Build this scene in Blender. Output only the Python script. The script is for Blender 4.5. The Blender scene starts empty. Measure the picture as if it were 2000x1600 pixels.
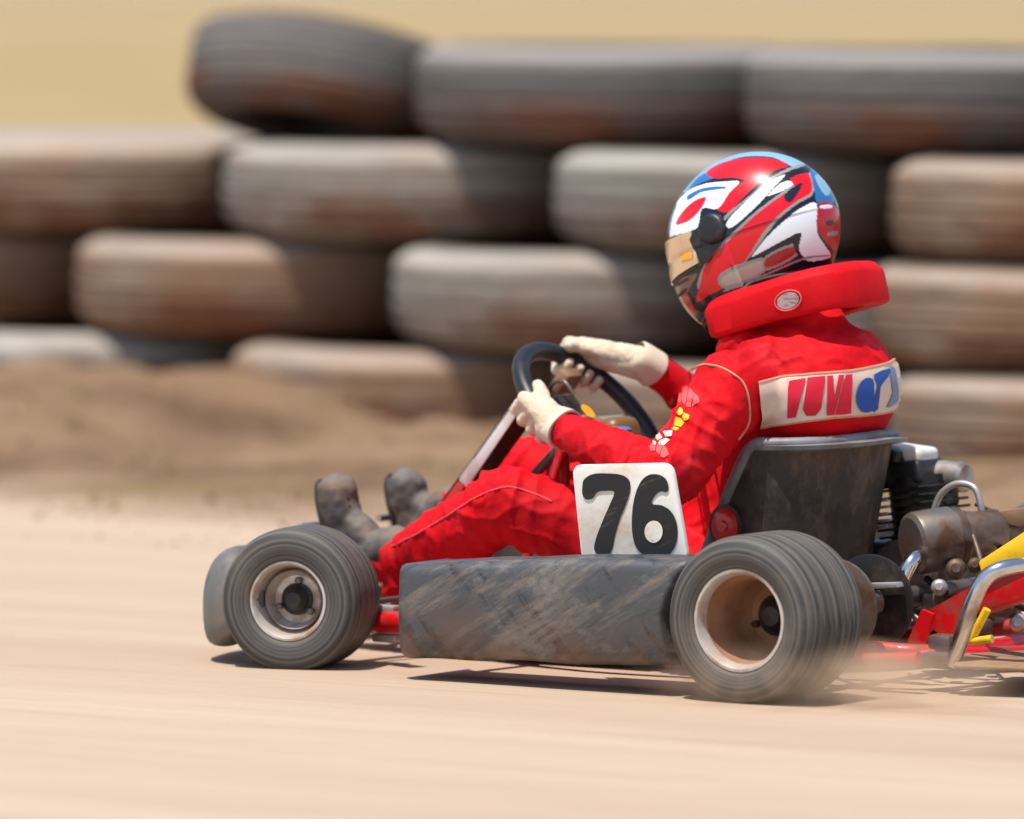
import bpy, bmesh, math, random
import numpy as np
from mathutils import Vector, Matrix, noise as mn
from mathutils.bvhtree import BVHTree
random.seed(7)
sc = bpy.context.scene
COL = sc.collection
# ------------------------------------------------------------------ camera maths
AZ = math.radians(32); FPX = 14445.; YH = -40.; DIST = 13.5; ROLL = .005
PIT = math.atan((800-YH)/FPX)
FW = Vector((-math.sin(AZ)*math.cos(PIT), math.cos(AZ)*math.cos(PIT), -math.sin(PIT)))
R0 = Vector((math.cos(AZ), math.sin(AZ), 0)); U0 = R0.cross(FW)
RT = R0*math.cos(ROLL)+U0*math.sin(ROLL); UP = U0*math.cos(ROLL)-R0*math.sin(ROLL)
FH = Vector((-math.sin(AZ), math.cos(AZ), 0))
def ray(px, py): return FW+RT*((px-1000)/FPX)+UP*((800-py)/FPX)
CAM = Vector((0, -.70, .153))-ray(1440, 1213)*DIST
def P(px, py, Y):                       # photo pixel -> point on the kart's lengthwise vertical plane at Y
    r = ray(px, py); return CAM+r*((Y-CAM.y)/r.y)
def PZ(px, py, z):
    r = ray(px, py); return CAM+r*((z-CAM.z)/r.z)
def PN(px, py, q, n):
    r = ray(px, py); return CAM+r*((q-CAM).dot(n)/r.dot(n))
def proj(q):
    d = Vector(q)-CAM; k = d.dot(FW); return (1000+FPX*d.dot(RT)/k, 800-FPX*d.dot(UP)/k)
# ------------------------------------------------------------------ materials
def s2l(c):
    return tuple((x/255/12.92 if x <= 10 else ((x/255+.055)/1.055)**2.4) for x in c)+(1,)
def M(name, c, rough=.6, metal=0, layers=(), bumps=(), coat=0, sheen=0, coord='Object', spec=.5, attr=None):
    m = bpy.data.materials.new(name); m.use_nodes = True
    nt = m.node_tree; N = nt.nodes; L = nt.links
    b = N['Principled BSDF']
    b.inputs['Roughness'].default_value = rough; b.inputs['Metallic'].default_value = metal
    b.inputs['Coat Weight'].default_value = coat; b.inputs['Coat Roughness'].default_value = .08
    b.inputs['Sheen Weight'].default_value = sheen; b.inputs['Specular IOR Level'].default_value = spec
    tc = N.new('ShaderNodeTexCoord')
    def noise(scale, st, detail, rgh=.55, kind='noise', src=None, rot=None):
        mp = N.new('ShaderNodeMapping'); mp.vector_type = 'TEXTURE' if rot else 'POINT'
        if rot: mp.inputs['Rotation'].default_value = rot; st = tuple(1/(s_*scale) for s_ in st); scale = 1
        mp.inputs['Scale'].default_value = tuple(scale*s for s in st)
        L.new(tc.outputs[src or coord], mp.inputs[0])
        if kind == 'noise':
            t = N.new('ShaderNodeTexNoise'); t.inputs['Scale'].default_value = 1; t.inputs['Detail'].default_value = detail
            t.inputs['Roughness'].default_value = rgh
            L.new(mp.outputs[0], t.inputs['Vector']); return t.outputs['Fac']
        if kind == 'brick':
            t = N.new('ShaderNodeTexBrick'); t.inputs['Scale'].default_value = 1
            t.inputs['Mortar Size'].default_value = .06; t.inputs['Mortar Smooth'].default_value = .3
            L.new(mp.outputs[0], t.inputs['Vector']); iv = N.new('ShaderNodeMath'); iv.operation = 'SUBTRACT'
            iv.inputs[0].default_value = 1; L.new(t.outputs['Fac'], iv.inputs[1]); return iv.outputs[0]
        if kind == 'voronoi':
            t = N.new('ShaderNodeTexVoronoi'); t.inputs['Scale'].default_value = 1
            L.new(mp.outputs[0], t.inputs['Vector']); return t.outputs['Distance']
    cur = None
    if attr:
        a = N.new('ShaderNodeVertexColor'); a.layer_name = attr; cur = a.outputs['Color']
    rcur = None
    for ly in layers:
        if ly.get('kind') == 'up':
            g = N.new('ShaderNodeNewGeometry'); sx = N.new('ShaderNodeSeparateXYZ'); L.new(g.outputs['Normal'], sx.inputs[0])
            fac = sx.outputs[2]
        elif ly.get('kind') == 'uvv':
            sx = N.new('ShaderNodeSeparateXYZ'); L.new(tc.outputs['UV'], sx.inputs[0]); fac = sx.outputs[1]
        elif ly.get('kind') == 'height':
            sx = N.new('ShaderNodeSeparateXYZ'); g = N.new('ShaderNodeNewGeometry'); L.new(g.outputs['Position'], sx.inputs[0]); fac = sx.outputs[2]
        else:
            fac = noise(ly.get('s', 10), ly.get('st', (1, 1, 1)), ly.get('d', 6), ly.get('r', .6), ly.get('tex', 'noise'), ly.get('src'), ly.get('rot'))
        mr = N.new('ShaderNodeMapRange'); L.new(fac, mr.inputs[0])
        mr.inputs[1].default_value = ly.get('lo', .4); mr.inputs[2].default_value = ly.get('hi', .6)
        mr.inputs[4].default_value = ly.get('a', 1)
        f = mr.outputs[0]
        if 'mul' in ly:
            q = noise(ly['mul'], ly.get('mst', (1, 1, 1)), 6); m2 = N.new('ShaderNodeMapRange'); L.new(q, m2.inputs[0])
            m2.inputs[1].default_value = .38; m2.inputs[2].default_value = .62
            mu = N.new('ShaderNodeMath'); mu.operation = 'MULTIPLY'; L.new(f, mu.inputs[0]); L.new(m2.outputs[0], mu.inputs[1]); f = mu.outputs[0]
        mx = N.new('ShaderNodeMix'); mx.data_type = 'RGBA'
        L.new(f, mx.inputs[0])
        if cur is None: mx.inputs[6].default_value = s2l(c)
        else: L.new(cur, mx.inputs[6])
        mx.inputs[7].default_value = s2l(ly['c']); cur = mx.outputs[2]
        if 'rough' in ly:
            rm = N.new('ShaderNodeMix'); rm.data_type = 'FLOAT'; L.new(f, rm.inputs[0])
            if rcur is None: rm.inputs[2].default_value = rough
            else: L.new(rcur, rm.inputs[2])
            rm.inputs[3].default_value = ly['rough']; rcur = rm.outputs[0]
    if cur is None: b.inputs['Base Color'].default_value = s2l(c)
    else: L.new(cur, b.inputs['Base Color'])
    if rcur is not None: L.new(rcur, b.inputs['Roughness'])
    nrm = None
    for bp in bumps:
        h = noise(bp.get('s', 100), bp.get('st', (1, 1, 1)), bp.get('d', 4), bp.get('r', .6), bp.get('tex', 'noise'), bp.get('src'))
        bn = N.new('ShaderNodeBump'); bn.inputs['Strength'].default_value = bp.get('k', .3); bn.inputs['Distance'].default_value = bp.get('dist', .005)
        L.new(h, bn.inputs['Height'])
        if nrm is not None: L.new(nrm, bn.inputs['Normal'])
        nrm = bn.outputs[0]
    if nrm is not None: L.new(nrm, b.inputs['Normal'])
    return m
DUST = (176, 146, 116)
MT = {}
MT['tyre'] = M('kart_rubber', (52, 50, 48), .62, layers=[dict(c=(120, 112, 102), s=1, st=(0, 90, 1), src='UV', d=5, lo=.42, hi=.66, a=.75, rough=.85), dict(c=(140, 116, 92), s=9, d=5, lo=.5, hi=.75, a=.35)], bumps=[dict(s=1, st=(0, 260, 1), src='UV', k=.25, dist=.002), dict(s=140, k=.15, dist=.002)])
MT['rim'] = M('dusty_alloy', (206, 200, 192), .42, .5, layers=[dict(c=(150, 112, 84), s=16, d=6, lo=.42, hi=.68, a=.8, rough=.8)], bumps=[dict(s=60, k=.08, dist=.002)])
MT['rim_in'] = M('dirty_rim_barrel', (150, 108, 80), .7, .2, layers=[dict(c=(176, 132, 98), s=14, d=6, lo=.42, hi=.68, a=.8)], bumps=[dict(s=90, k=.15, dist=.002)])
MT['black'] = M('black_plastic', (26, 25, 25), .5, layers=[dict(c=(96, 82, 70), s=14, lo=.45, hi=.75, a=.5, rough=.8)], bumps=[dict(s=80, k=.1, dist=.002)])
MT['grip'] = M('black_suede_grip', (24, 24, 26), .45, layers=[dict(c=(80, 78, 76), s=30, lo=.5, hi=.75, a=.4)], bumps=[dict(s=260, k=.2, dist=.001)])
MT['pod'] = M('scuffed_side_pod', (68, 69, 71), .5, layers=[
    dict(c=(34, 33, 33), s=11, st=(.45, 1, 2.2), rot=(0, .85, 0), d=8, r=.7, lo=.53, hi=.6, a=.8),
    dict(c=(46, 44, 43), s=30, st=(.35, 1, 2.5), rot=(0, -.5, 0), d=7, r=.7, lo=.56, hi=.64, a=.6),
    dict(c=(136, 128, 118), s=5, st=(1, 1, 1.6), d=9, r=.75, lo=.53, hi=.66, a=.6),
    dict(c=(134, 118, 102), s=14, st=(.4, 1, 2.6), rot=(0, -.55, 0), d=9, r=.75, lo=.5, hi=.68, a=.65, rough=.9),
    dict(c=(118, 84, 60), kind='height', lo=.17, hi=.03, a=.8, mul=12)],
    bumps=[dict(s=22, d=8, k=.3, dist=.005), dict(s=160, k=.2, dist=.002)])
MT['bumper'] = M('grey_bumper_plastic', (96, 94, 90), .55, layers=[dict(c=(140, 122, 102), s=8, d=8, lo=.45, hi=.65, a=.7), dict(c=(60, 56, 54), s=14, d=8, lo=.55, hi=.68, a=.7)], bumps=[dict(s=40, d=6, k=.25, dist=.003)])
MT['suit'] = M('red_race_suit', (214, 0, 18), .75, spec=.2, layers=[dict(c=(160, 0, 14), s=6, d=7, lo=.42, hi=.6, a=.7), dict(c=(224, 60, 70), s=9, d=8, lo=.55, hi=.75, a=.4), dict(c=(150, 50, 36), s=14, d=8, r=.75, lo=.58, hi=.8, a=.35)], bumps=[dict(s=26, d=5, k=.35, dist=.008), dict(s=600, k=.12, dist=.001)])
MT['collar'] = M('red_collar_cloth', (204, 0, 16), .7, spec=.2, layers=[dict(c=(168, 4, 14), s=9, d=7, lo=.4, hi=.66, a=.5), dict(c=(214, 36, 40), s=14, lo=.6, hi=.8, a=.3)], bumps=[dict(s=24, d=5, k=.25, dist=.006), dict(s=500, k=.1, dist=.001)])
MT['seam'] = M('pale_piping', (206, 140, 110), .8)
MT['pink'] = M('faded_pink_print', (218, 84, 84), .8, bumps=[dict(s=200, k=.2, dist=.001)])
MT['glove'] = M('cream_glove', (208, 190, 164), .8, sheen=.2, layers=[dict(c=(176, 142, 112), s=16, d=7, lo=.48, hi=.7, a=.7)], bumps=[dict(s=420, tex='voronoi', k=.35, dist=.002), dict(s=40, k=.3, dist=.004)])
MT['boot'] = M('dusty_boot', (62, 58, 56), .7, layers=[dict(c=(120, 112, 104), kind='up', lo=.1, hi=.9, a=.6), dict(c=(124, 98, 76), s=14, d=7, lo=.45, hi=.7, a=.7)], bumps=[dict(s=50, d=6, k=.35, dist=.004)])
MT['seat'] = M('dirty_fibreglass_seat', (36, 32, 30), .58, layers=[dict(c=(98, 74, 56), s=4, d=9, r=.7, lo=.38, hi=.62, a=.85, rough=.85), dict(c=(140, 106, 80), s=11, st=(1, 1, .5), d=9, r=.75, lo=.5, hi=.72, a=.65), dict(c=(16, 14, 14), s=16, d=8, r=.7, lo=.58, hi=.7, a=.7)], bumps=[dict(s=30, d=7, k=.2, dist=.003)])
MT['lip'] = M('grey_seat_edging', (120, 122, 124), .5, layers=[dict(c=(88, 76, 66), s=14, d=8, lo=.45, hi=.65, a=.7)], bumps=[dict(s=60, k=.2, dist=.002)])
MT['plate'] = M('white_number_plate', (226, 220, 210), .45, layers=[dict(c=(196, 162, 126), s=7, st=(1, 1, 1.6), d=9, r=.75, lo=.48, hi=.68, a=.7), dict(c=(120, 88, 62), s=26, st=(1, 1, 2.4), d=8, r=.75, lo=.6, hi=.7, a=.7)], bumps=[dict(s=30, k=.08, dist=.002)])
MT['ink'] = M('black_number_vinyl', (22, 20, 20), .5, layers=[dict(c=(128, 104, 80), s=24, st=(.4, 1, 3), rot=(0, -.4, 0), d=9, r=.8, lo=.58, hi=.68, a=.7)])
MT['white'] = M('dirty_white_plastic', (216, 212, 206), .4, layers=[dict(c=(170, 148, 124), s=12, d=7, lo=.48, hi=.7, a=.6)])
MT['redframe'] = M('red_frame_paint', (196, 10, 18), .35, coat=.3, layers=[dict(c=(120, 62, 40), s=18, d=8, lo=.5, hi=.68, a=.75, rough=.85)])
MT['yellow'] = M('yellow_bodywork', (240, 192, 20), .4, coat=.3, layers=[dict(c=(180, 120, 50), s=14, d=8, lo=.56, hi=.75, a=.7)])
MT['chrome'] = M('dusty_chrome', (206, 204, 200), .16, 1, layers=[dict(c=(150, 108, 76), s=12, d=8, lo=.5, hi=.7, a=.8, rough=.7)])
MT['steel'] = M('dirty_steel', (124, 114, 106), .42, .75, layers=[dict(c=(92, 62, 44), s=14, d=8, lo=.4, hi=.62, a=.9, rough=.85)], bumps=[dict(s=60, k=.2, dist=.002)])
MT['alu'] = M('cast_aluminium', (176, 172, 168), .48, .6, layers=[dict(c=(120, 100, 82), s=16, d=8, lo=.46, hi=.68, a=.8)], bumps=[dict(s=90, k=.2, dist=.002)])
MT['fin'] = M('blackened_fin', (34, 30, 28), .5, .3, layers=[dict(c=(110, 84, 62), s=14, d=8, lo=.5, hi=.72, a=.6)])
MT['tray'] = M('brown_tray', (150, 118, 88), .7, .2, layers=[dict(c=(110, 80, 56), s=9, d=8, lo=.45, hi=.65, a=.8)])
MT['tank'] = M('fuel_tank_plastic', (120, 88, 40), .4, layers=[dict(c=(104, 74, 44), s=10, d=7, lo=.42, hi=.66, a=.8)])
MT['blue'] = M('blue_cap', (34, 120, 180), .4)
MT['orange'] = M('orange_sticker', (246, 160, 20), .4)
MT['visor'] = M('gold_mirror_visor', (226, 196, 160), .22, .55, coat=.6, layers=[dict(c=(190, 158, 124), s=10, d=7, lo=.45, hi=.7, a=.6)])
MT['helm'] = M('helmet_paint', (255, 255, 255), .3, coat=.45, spec=.3, attr='paint', layers=[dict(c=(150, 120, 96), s=16, d=9, r=.75, lo=.66, hi=.84, a=.22)])
MT['badge'] = M('silver_badge', (176, 150, 146), .5, layers=[dict(c=(96, 90, 92), s=60, st=(1, 1, 3), d=4, lo=.45, hi=.6, a=.8)])
MT['patch'] = M('cream_back_patch', (226, 206, 186), .75, layers=[dict(c=(206, 152, 136), s=9, d=6, lo=.42, hi=.7, a=.7)], bumps=[dict(s=300, k=.15, dist=.001)])
MT['pred'] = M('red_patch_print', (214, 14, 50), .7)
MT['pblue'] = M('blue_patch_print', (28, 78, 158), .7)
MT['pmauve'] = M('faded_blue_print', (128, 138, 168), .75)
MT['pyel'] = M('yellow_print', (240, 180, 30), .7)
MT['pwhite'] = M('white_print', (236, 222, 196), .7)
# ground
MT['sand'] = M('dusty_track', (178, 156, 134), .95, coord='Object', layers=[
    dict(c=(166, 142, 120), s=.35, st=(.35, 2.2, 1), d=9, r=.6, lo=.4, hi=.66, a=.85),
    dict(c=(186, 166, 144), s=.8, st=(.25, 3, 1), d=8, r=.6, lo=.46, hi=.7, a=.8),
    dict(c=(150, 124, 100), s=3, st=(.3, 3.5, 1), d=9, r=.65, lo=.56, hi=.76, a=.5),
    dict(c=(150, 126, 104), s=45, st=(.6, 1, 1), d=6, r=.7, lo=.6, hi=.76, a=.45)],
    bumps=[dict(s=2.2, st=(.22, 2, 1), d=6, k=.35, dist=.03), dict(s=50, d=7, r=.7, k=.45, dist=.006), dict(s=6, st=(.12, 3, 1), d=8, r=.65, k=.4, dist=.012)], spec=.2)
MT['field'] = M('dry_grass_field', (160, 136, 100), .95, layers=[
    dict(c=(138, 122, 80), s=.12, st=(1, 2, 1), d=9, r=.65, lo=.42, hi=.62, a=.9),
    dict(c=(170, 148, 110), s=.4, st=(1, 1.4, 1), d=8, r=.65, lo=.5, hi=.68, a=.8),
    dict(c=(128, 110, 74), s=3, d=7, lo=.52, hi=.7, a=.5)],
    bumps=[dict(s=8, d=7, k=.5, dist=.05)], spec=.1)
MT['bank'] = M('dry_earth_bank', (128, 102, 78), .95, layers=[
    dict(c=(142, 116, 90), s=1.6, st=(.5, 1, 1), d=9, r=.7, lo=.45, hi=.62, a=.9),
    dict(c=(70, 48, 34), s=1.8, st=(.5, .8, 1.6), d=9, r=.75, lo=.48, hi=.64, a=.85),
    dict(c=(112, 98, 58), s=1.1, d=8, lo=.57, hi=.68, a=.8),
    dict(c=(160, 130, 100), s=22, d=7, r=.7, lo=.6, hi=.72, a=.5),
    dict(c=(174, 150, 126), kind='height', lo=.028, hi=-.004, a=1)],
    bumps=[dict(s=14, d=8, r=.7, k=.6, dist=.03), dict(s=70, d=6, k=.5, dist=.008)], spec=.15)
MT['soil'] = M('gap_shade_soil', (72, 54, 42), .95, layers=[dict(c=(100, 76, 56), s=6, d=7, lo=.5, hi=.7, a=.7)], bumps=[dict(s=20, d=6, k=.5, dist=.02)], spec=.1)  # earth coloured dark so the gaps between tyres read as shade
MT['grass'] = M('straw_grass', (150, 126, 82), .9, layers=[dict(c=(126, 120, 62), s=1.5, d=3, lo=.48, hi=.6, a=.9), dict(c=(120, 86, 54), s=5, d=3, lo=.55, hi=.65, a=.8)])
MT['stone'] = M('bank_stone', (140, 116, 94), .9, layers=[dict(c=(110, 84, 64), s=6, lo=.45, hi=.6)])
MT['wire'] = M('fence_wire', (168, 166, 164), .5, .6)
MT['wood'] = M('weathered_post', (126, 106, 84), .9, layers=[dict(c=(90, 74, 58), s=12, st=(1, 1, .1), lo=.4, hi=.6)], bumps=[dict(s=20, st=(1, 1, .1), k=.5, dist=.01)])
def wall_rubber(name, mud, grey, seed, top=False):
    return M(name, grey, .8, layers=[
        dict(c=(92, 78, 68), s=1, st=(3+seed, 14, 1), src='UV', d=8, r=.65, lo=.45, hi=.62, a=.75),
        dict(c=(176, 168, 156), s=1, st=(2+seed, 24, 1), src='UV', d=8, r=.65, lo=.53, hi=.72, a=.6),
        dict(c=(142, 102, 74), s=1.6, d=9, r=.7, lo=.62-mud, hi=.84-mud, a=.85),
        dict(c=(176, 132, 94), s=1, st=(2.4, 30, 1), src='UV', d=8, r=.7, lo=.74-mud*.5, hi=.86-mud*.5, a=.7),
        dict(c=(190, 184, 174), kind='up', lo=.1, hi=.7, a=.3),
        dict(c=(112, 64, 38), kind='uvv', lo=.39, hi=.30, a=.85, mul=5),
        dict(c=(150, 142, 132) if top else (52, 40, 32), kind='uvv', lo=.56, hi=.62, a=.9)],  # upper sidewall
        bumps=[dict(s=1, st=(46, 8, 1), src='UV', tex='brick', k=.45, dist=.012), dict(s=30, d=7, r=.7, k=.4, dist=.008)], spec=.3)
# ------------------------------------------------------------------ object helpers
def root(name, label, cat, loc, group=None):
    e = bpy.data.objects.new(name, None); COL.objects.link(e); e.location = loc; e.empty_display_size = .1
    e['label'] = label; e['category'] = cat
    if group: e['group'] = group
    e['_w'] = list(loc)
    return e
def obj(name, data, mat, parent=None, smooth=True, angle=40, label=None, loc=None, cat=None, group=None, kind=None):
    V, Fc = data[0], data[1]; uv = data[2] if len(data) > 2 else None
    org = Vector(parent['_w']) if parent else Vector(loc if loc is not None else (0, 0, 0))
    me = bpy.data.meshes.new(name)
    me.from_pydata([tuple(Vector(v)-org) for v in V], [], Fc); me.validate(); me.update()
    if uv:
        ul = me.uv_layers.new(name='UVMap')
        for poly in me.polygons:
            for li, vi in zip(poly.loop_indices, poly.vertices): ul.data[li].uv = uv[vi]
        for poly in me.polygons:           # seam fix
            us = [ul.data[li].uv[0] for li in poly.loop_indices]
            if max(us)-min(us) > .5:
                for li in poly.loop_indices:
                    if ul.data[li].uv[0] < .5: ul.data[li].uv[0] += 1
    bm = bmesh.new(); bm.from_mesh(me); bmesh.ops.recalc_face_normals(bm, faces=bm.faces); bm.to_mesh(me); bm.free()
    me.materials.append(mat)
    if smooth:
        me.shade_smooth(); me.set_sharp_from_angle(angle=math.radians(angle))
    o = bpy.data.objects.new(name, me); COL.objects.link(o)
    o['_w'] = list(org)
    if parent: o.parent = parent
    else: o.location = org
    if label: o['label'] = label
    if cat: o['category'] = cat
    if group: o['group'] = group
    if kind: o['kind'] = kind
    return o
def join(*ds):
    V = []; Fc = []; uv = []; hasuv = all(len(d) > 2 and d[2] for d in ds)
    for d in ds:
        n = len(V); V += list(d[0]); Fc += [tuple(i+n for i in f) for f in d[1]]
        if hasuv: uv += list(d[2])
    return (V, Fc, uv) if hasuv else (V, Fc)
def basis(ax):
    ax = Vector(ax).normalized(); t = Vector((0, 0, 1)) if abs(ax.z) < .9 else Vector((1, 0, 0))
    e = ax.cross(t).normalized(); return ax, e, ax.cross(e).normalized()
def lathe(prof, o, ax, n=72, closed=False, wob=None):
    ax, e, g = basis(ax); o = Vector(o); V = []; Fc = []; uv = []
    m = len(prof); vs = [0]
    for i in range(1, m): vs.append(vs[-1]+math.dist(prof[i], prof[i-1]))
    for j in range(n):
        t = 2*math.pi*j/n; d = e*math.cos(t)+g*math.sin(t)
        for i, (a_, r) in enumerate(prof):
            if wob: a_, r = wob(a_, r, t)
            V.append(o+ax*a_+d*r); uv.append((j/n, vs[i]))
    for j in range(n):
        k = (j+1) % n
        for i in range(m-1 if not closed else m):
            i2 = (i+1) % m
            Fc.append((j*m+i, k*m+i, k*m+i2, j*m+i2))
    return V, Fc, uv
def catmull(pts, n=8, closed=False):
    pts = [Vector(p) for p in pts]; out = []; m = len(pts)
    for i in range(m if closed else m-1):
        if closed: p0, p1, p2, p3 = pts[i-1], pts[i], pts[(i+1) % m], pts[(i+2) % m]
        else: p0, p1, p2, p3 = pts[max(i-1, 0)], pts[i], pts[i+1], pts[min(i+2, m-1)]
        for k in range(n):
            t = k/n
            out.append(.5*((2*p1)+(p2-p0)*t+(2*p0-5*p1+4*p2-p3)*t*t+(3*p1-p0-3*p2+p3)*t**3))
    if not closed: out.append(pts[-1])
    return out
def tube(pts, r, n=12, smooth=8, closed=False):
    rr = r if isinstance(r, (list, tuple)) else [r]*len(pts)
    if smooth:
        p4 = [Vector((*p, q)) for p, q in zip(pts, rr)]
        c = catmull(p4, smooth, closed); pts = [Vector(q[:3]) for q in c]; rr = [q[3] for q in c]
    else: pts = [Vector(p) for p in pts]
    V = []; Fc = []; m = len(pts); prev = None
    for i, p in enumerate(pts):
        if closed: tg = (pts[(i+1) % m]-pts[i-1]).normalized()
        else: tg = (pts[min(i+1, m-1)]-pts[max(i-1, 0)]).normalized()
        if prev is None: _, e, g = basis(tg)
        else:
            e = (prev-tg*prev.dot(tg)).normalized(); g = tg.cross(e)
        prev = e
        for k in range(n):
            t = 2*math.pi*k/n; V.append(p+(e*math.cos(t)+g*math.sin(t))*rr[i])
    for i in range(m if closed else m-1):
        j = (i+1) % m
        for k in range(n):
            l = (k+1) % n; Fc.append((i*n+k, i*n+l, j*n+l, j*n+k))
    if not closed:
        Fc.append(tuple(range(n))); Fc.append(tuple((m-1)*n+k for k in range(n)))
    return V, Fc
def bevel_data(V, Fc, w, seg=3, ang=30):
    bm = bmesh.new(); vs = [bm.verts.new(v) for v in V]
    for f in Fc: bm.faces.new([vs[i] for i in f])
    bmesh.ops.recalc_face_normals(bm, faces=bm.faces)
    es = [e for e in bm.edges if len(e.link_faces) == 2 and e.calc_face_angle(0) > math.radians(ang)]
    bmesh.ops.bevel(bm, geom=es, offset=w, segments=seg, profile=.5, affect='EDGES', clamp_overlap=True)
    bm.verts.ensure_lookup_table(); bm.verts.index_update()
    out = ([v.co.copy() for v in bm.verts], [tuple(v.index for v in f.verts) for f in bm.faces]); bm.free(); return out
def box(c, s, rot=None, bev=.004, seg=2):
    c = Vector(c); V = []
    for x in (-1, 1):
        for y in (-1, 1):
            for z in (-1, 1):
                v = Vector((x*s[0]/2, y*s[1]/2, z*s[2]/2))
                if rot is not None: v = rot @ v
                V.append(c+v)
    Fc = [(0, 1, 3, 2), (4, 6, 7, 5), (0, 4, 5, 1), (2, 3, 7, 6), (0, 2, 6, 4), (1, 5, 7, 3)]
    return bevel_data(V, Fc, bev, seg) if bev else (V, Fc)
def prism(pts, ext, bev=0, seg=2):           # polygon swept by vector ext
    pts = [Vector(p) for p in pts]; ext = Vector(ext); n = len(pts)
    V = pts+[p+ext for p in pts]; Fc = [tuple(range(n)), tuple(range(2*n-1, n-1, -1))]
    for i in range(n): Fc.append((i, (i+1) % n, n+(i+1) % n, n+i))
    return bevel_data(V, Fc, bev, seg, 50) if bev else (V, Fc)
def roundpoly(pts, r, n=5):
    out = []; m = len(pts); pts = [Vector(p) for p in pts]
    for i in range(m):
        p = pts[i]; a_ = (pts[i-1]-p).normalized(); b_ = (pts[(i+1) % m]-p).normalized()
        A = p+a_*r; B = p+b_*r
        for k in range(n+1):
            t = k/n; out.append(A*(1-t)**2+p*2*t*(1-t)+B*t*t)
    return out
_b = bmesh.new(); bmesh.ops.create_icosphere(_b, subdivisions=3, radius=1); ICO = [v.co.copy() for v in _b.verts]; _b.free()
def hull(bm, c1, r1, c2, r2):
    for c, r in ((c1, r1), (c2, r2)):
        for v in ICO: bm.verts.new(c+v*r)
    q = bmesh.ops.convex_hull(bm, input=bm.verts[:])
def xs(*a): return a
def objs(name, ds, *a, **k):
    return [obj(name, d, *a, **k) for d in ds]
def blob(caps=(), ells=(), voxel=.006, smooth=6):
    """one continuous skin grown from tapered bones and ellipsoids"""
    me = bpy.data.meshes.new('tmp'); V = []; Fc = []
    for (c1, r1, c2, r2) in caps:
        b1 = bmesh.new(); hull(b1, Vector(c1), r1, Vector(c2), r2)
        bmesh.ops.delete(b1, geom=[v for v in b1.verts if not v.link_faces], context='VERTS')
        b1.verts.index_update(); n = len(V); V += [v.co.copy() for v in b1.verts]; Fc += [tuple(v.index+n for v in f.verts) for f in b1.faces]; b1.free()
    for (c, r, rot) in ells:
        b1 = bmesh.new(); mtx = Matrix.Translation(Vector(c)) @ (rot.to_4x4() if rot is not None else Matrix()) @ Matrix.Diagonal((*r, 1))
        bmesh.ops.create_icosphere(b1, subdivisions=3, radius=1, matrix=mtx)
        b1.verts.index_update(); n = len(V); V += [v.co.copy() for v in b1.verts]; Fc += [tuple(v.index+n for v in f.verts) for f in b1.faces]; b1.free()
    me.from_pydata(V, [], Fc); o = bpy.data.objects.new('tmp', me); COL.objects.link(o)
    m = o.modifiers.new('r', 'REMESH'); m.mode = 'VOXEL'; m.voxel_size = voxel
    m = o.modifiers.new('s', 'SMOOTH'); m.factor = .5; m.iterations = smooth
    dg = bpy.context.evaluated_depsgraph_get(); e = o.evaluated_get(dg); q = e.to_mesh()
    out = ([v.co.copy() for v in q.vertices], [tuple(p.vertices) for p in q.polygons], [v.normal.copy() for v in q.vertices])
    e.to_mesh_clear(); bpy.data.objects.remove(o); bpy.data.meshes.remove(me)
    return out
def wrinkle(d, fn):
    return ([v+n*fn(v) for v, n in zip(d[0], d[2])], d[1])
def tree(o):
    off = Vector(o['_w']); me = o.data
    return BVHTree.FromPolygons([v.co+off for v in me.vertices], [tuple(p.vertices) for p in me.polygons])
def decal(bvh, poly, off=.003, smooth=0, L=10., thick=0):
    """cloth or vinyl patch: outline laid onto a surface, following its curvature"""
    pts = [Vector((x, y, 0)) for x, y in poly]
    if smooth: pts = catmull(pts, smooth, True)
    bm = bmesh.new(); f = bm.faces.new([bm.verts.new(p) for p in pts]); bmesh.ops.triangulate(bm, faces=[f])
    for _ in range(6):
        es = [e for e in bm.edges if e.calc_length() > L]
        if not es: break
        bmesh.ops.subdivide_edges(bm, edges=es, cuts=1); bmesh.ops.triangulate(bm, faces=[f for f in bm.faces if len(f.verts) > 3])
    V = []
    for v in bm.verts:
        r = ray(v.co.x, v.co.y).normalized(); h = bvh.ray_cast(CAM, r)
        if h[0] is None:
            h = bvh.find_nearest(CAM+r*(13.6))
        n = h[1]
        if n.dot(r) > 0: n = -n
        V.append(h[0]+n*off)
    bm.verts.index_update(); Fc = [tuple(v.index for v in f.verts) for f in bm.faces]; bm.free(); return V, Fc
def strip(bvh, line, w, off=.003, n=6):
    pts = catmull([Vector((x, y, 0)) for x, y in line], n); V = []
    out = []
    for p in pts:
        r = ray(p.x, p.y).normalized(); h = bvh.ray_cast(CAM, r)
        if h[0] is None: continue
        nn = h[1] if h[1].dot(r) < 0 else -h[1]; out.append(h[0]+nn*off)
    return tube(out, w, 6, 0) if len(out) > 1 else ([], [])
Z = Vector((0, 0, 1)); X = Vector((1, 0, 0)); Yv = Vector((0, 1, 0))
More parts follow.
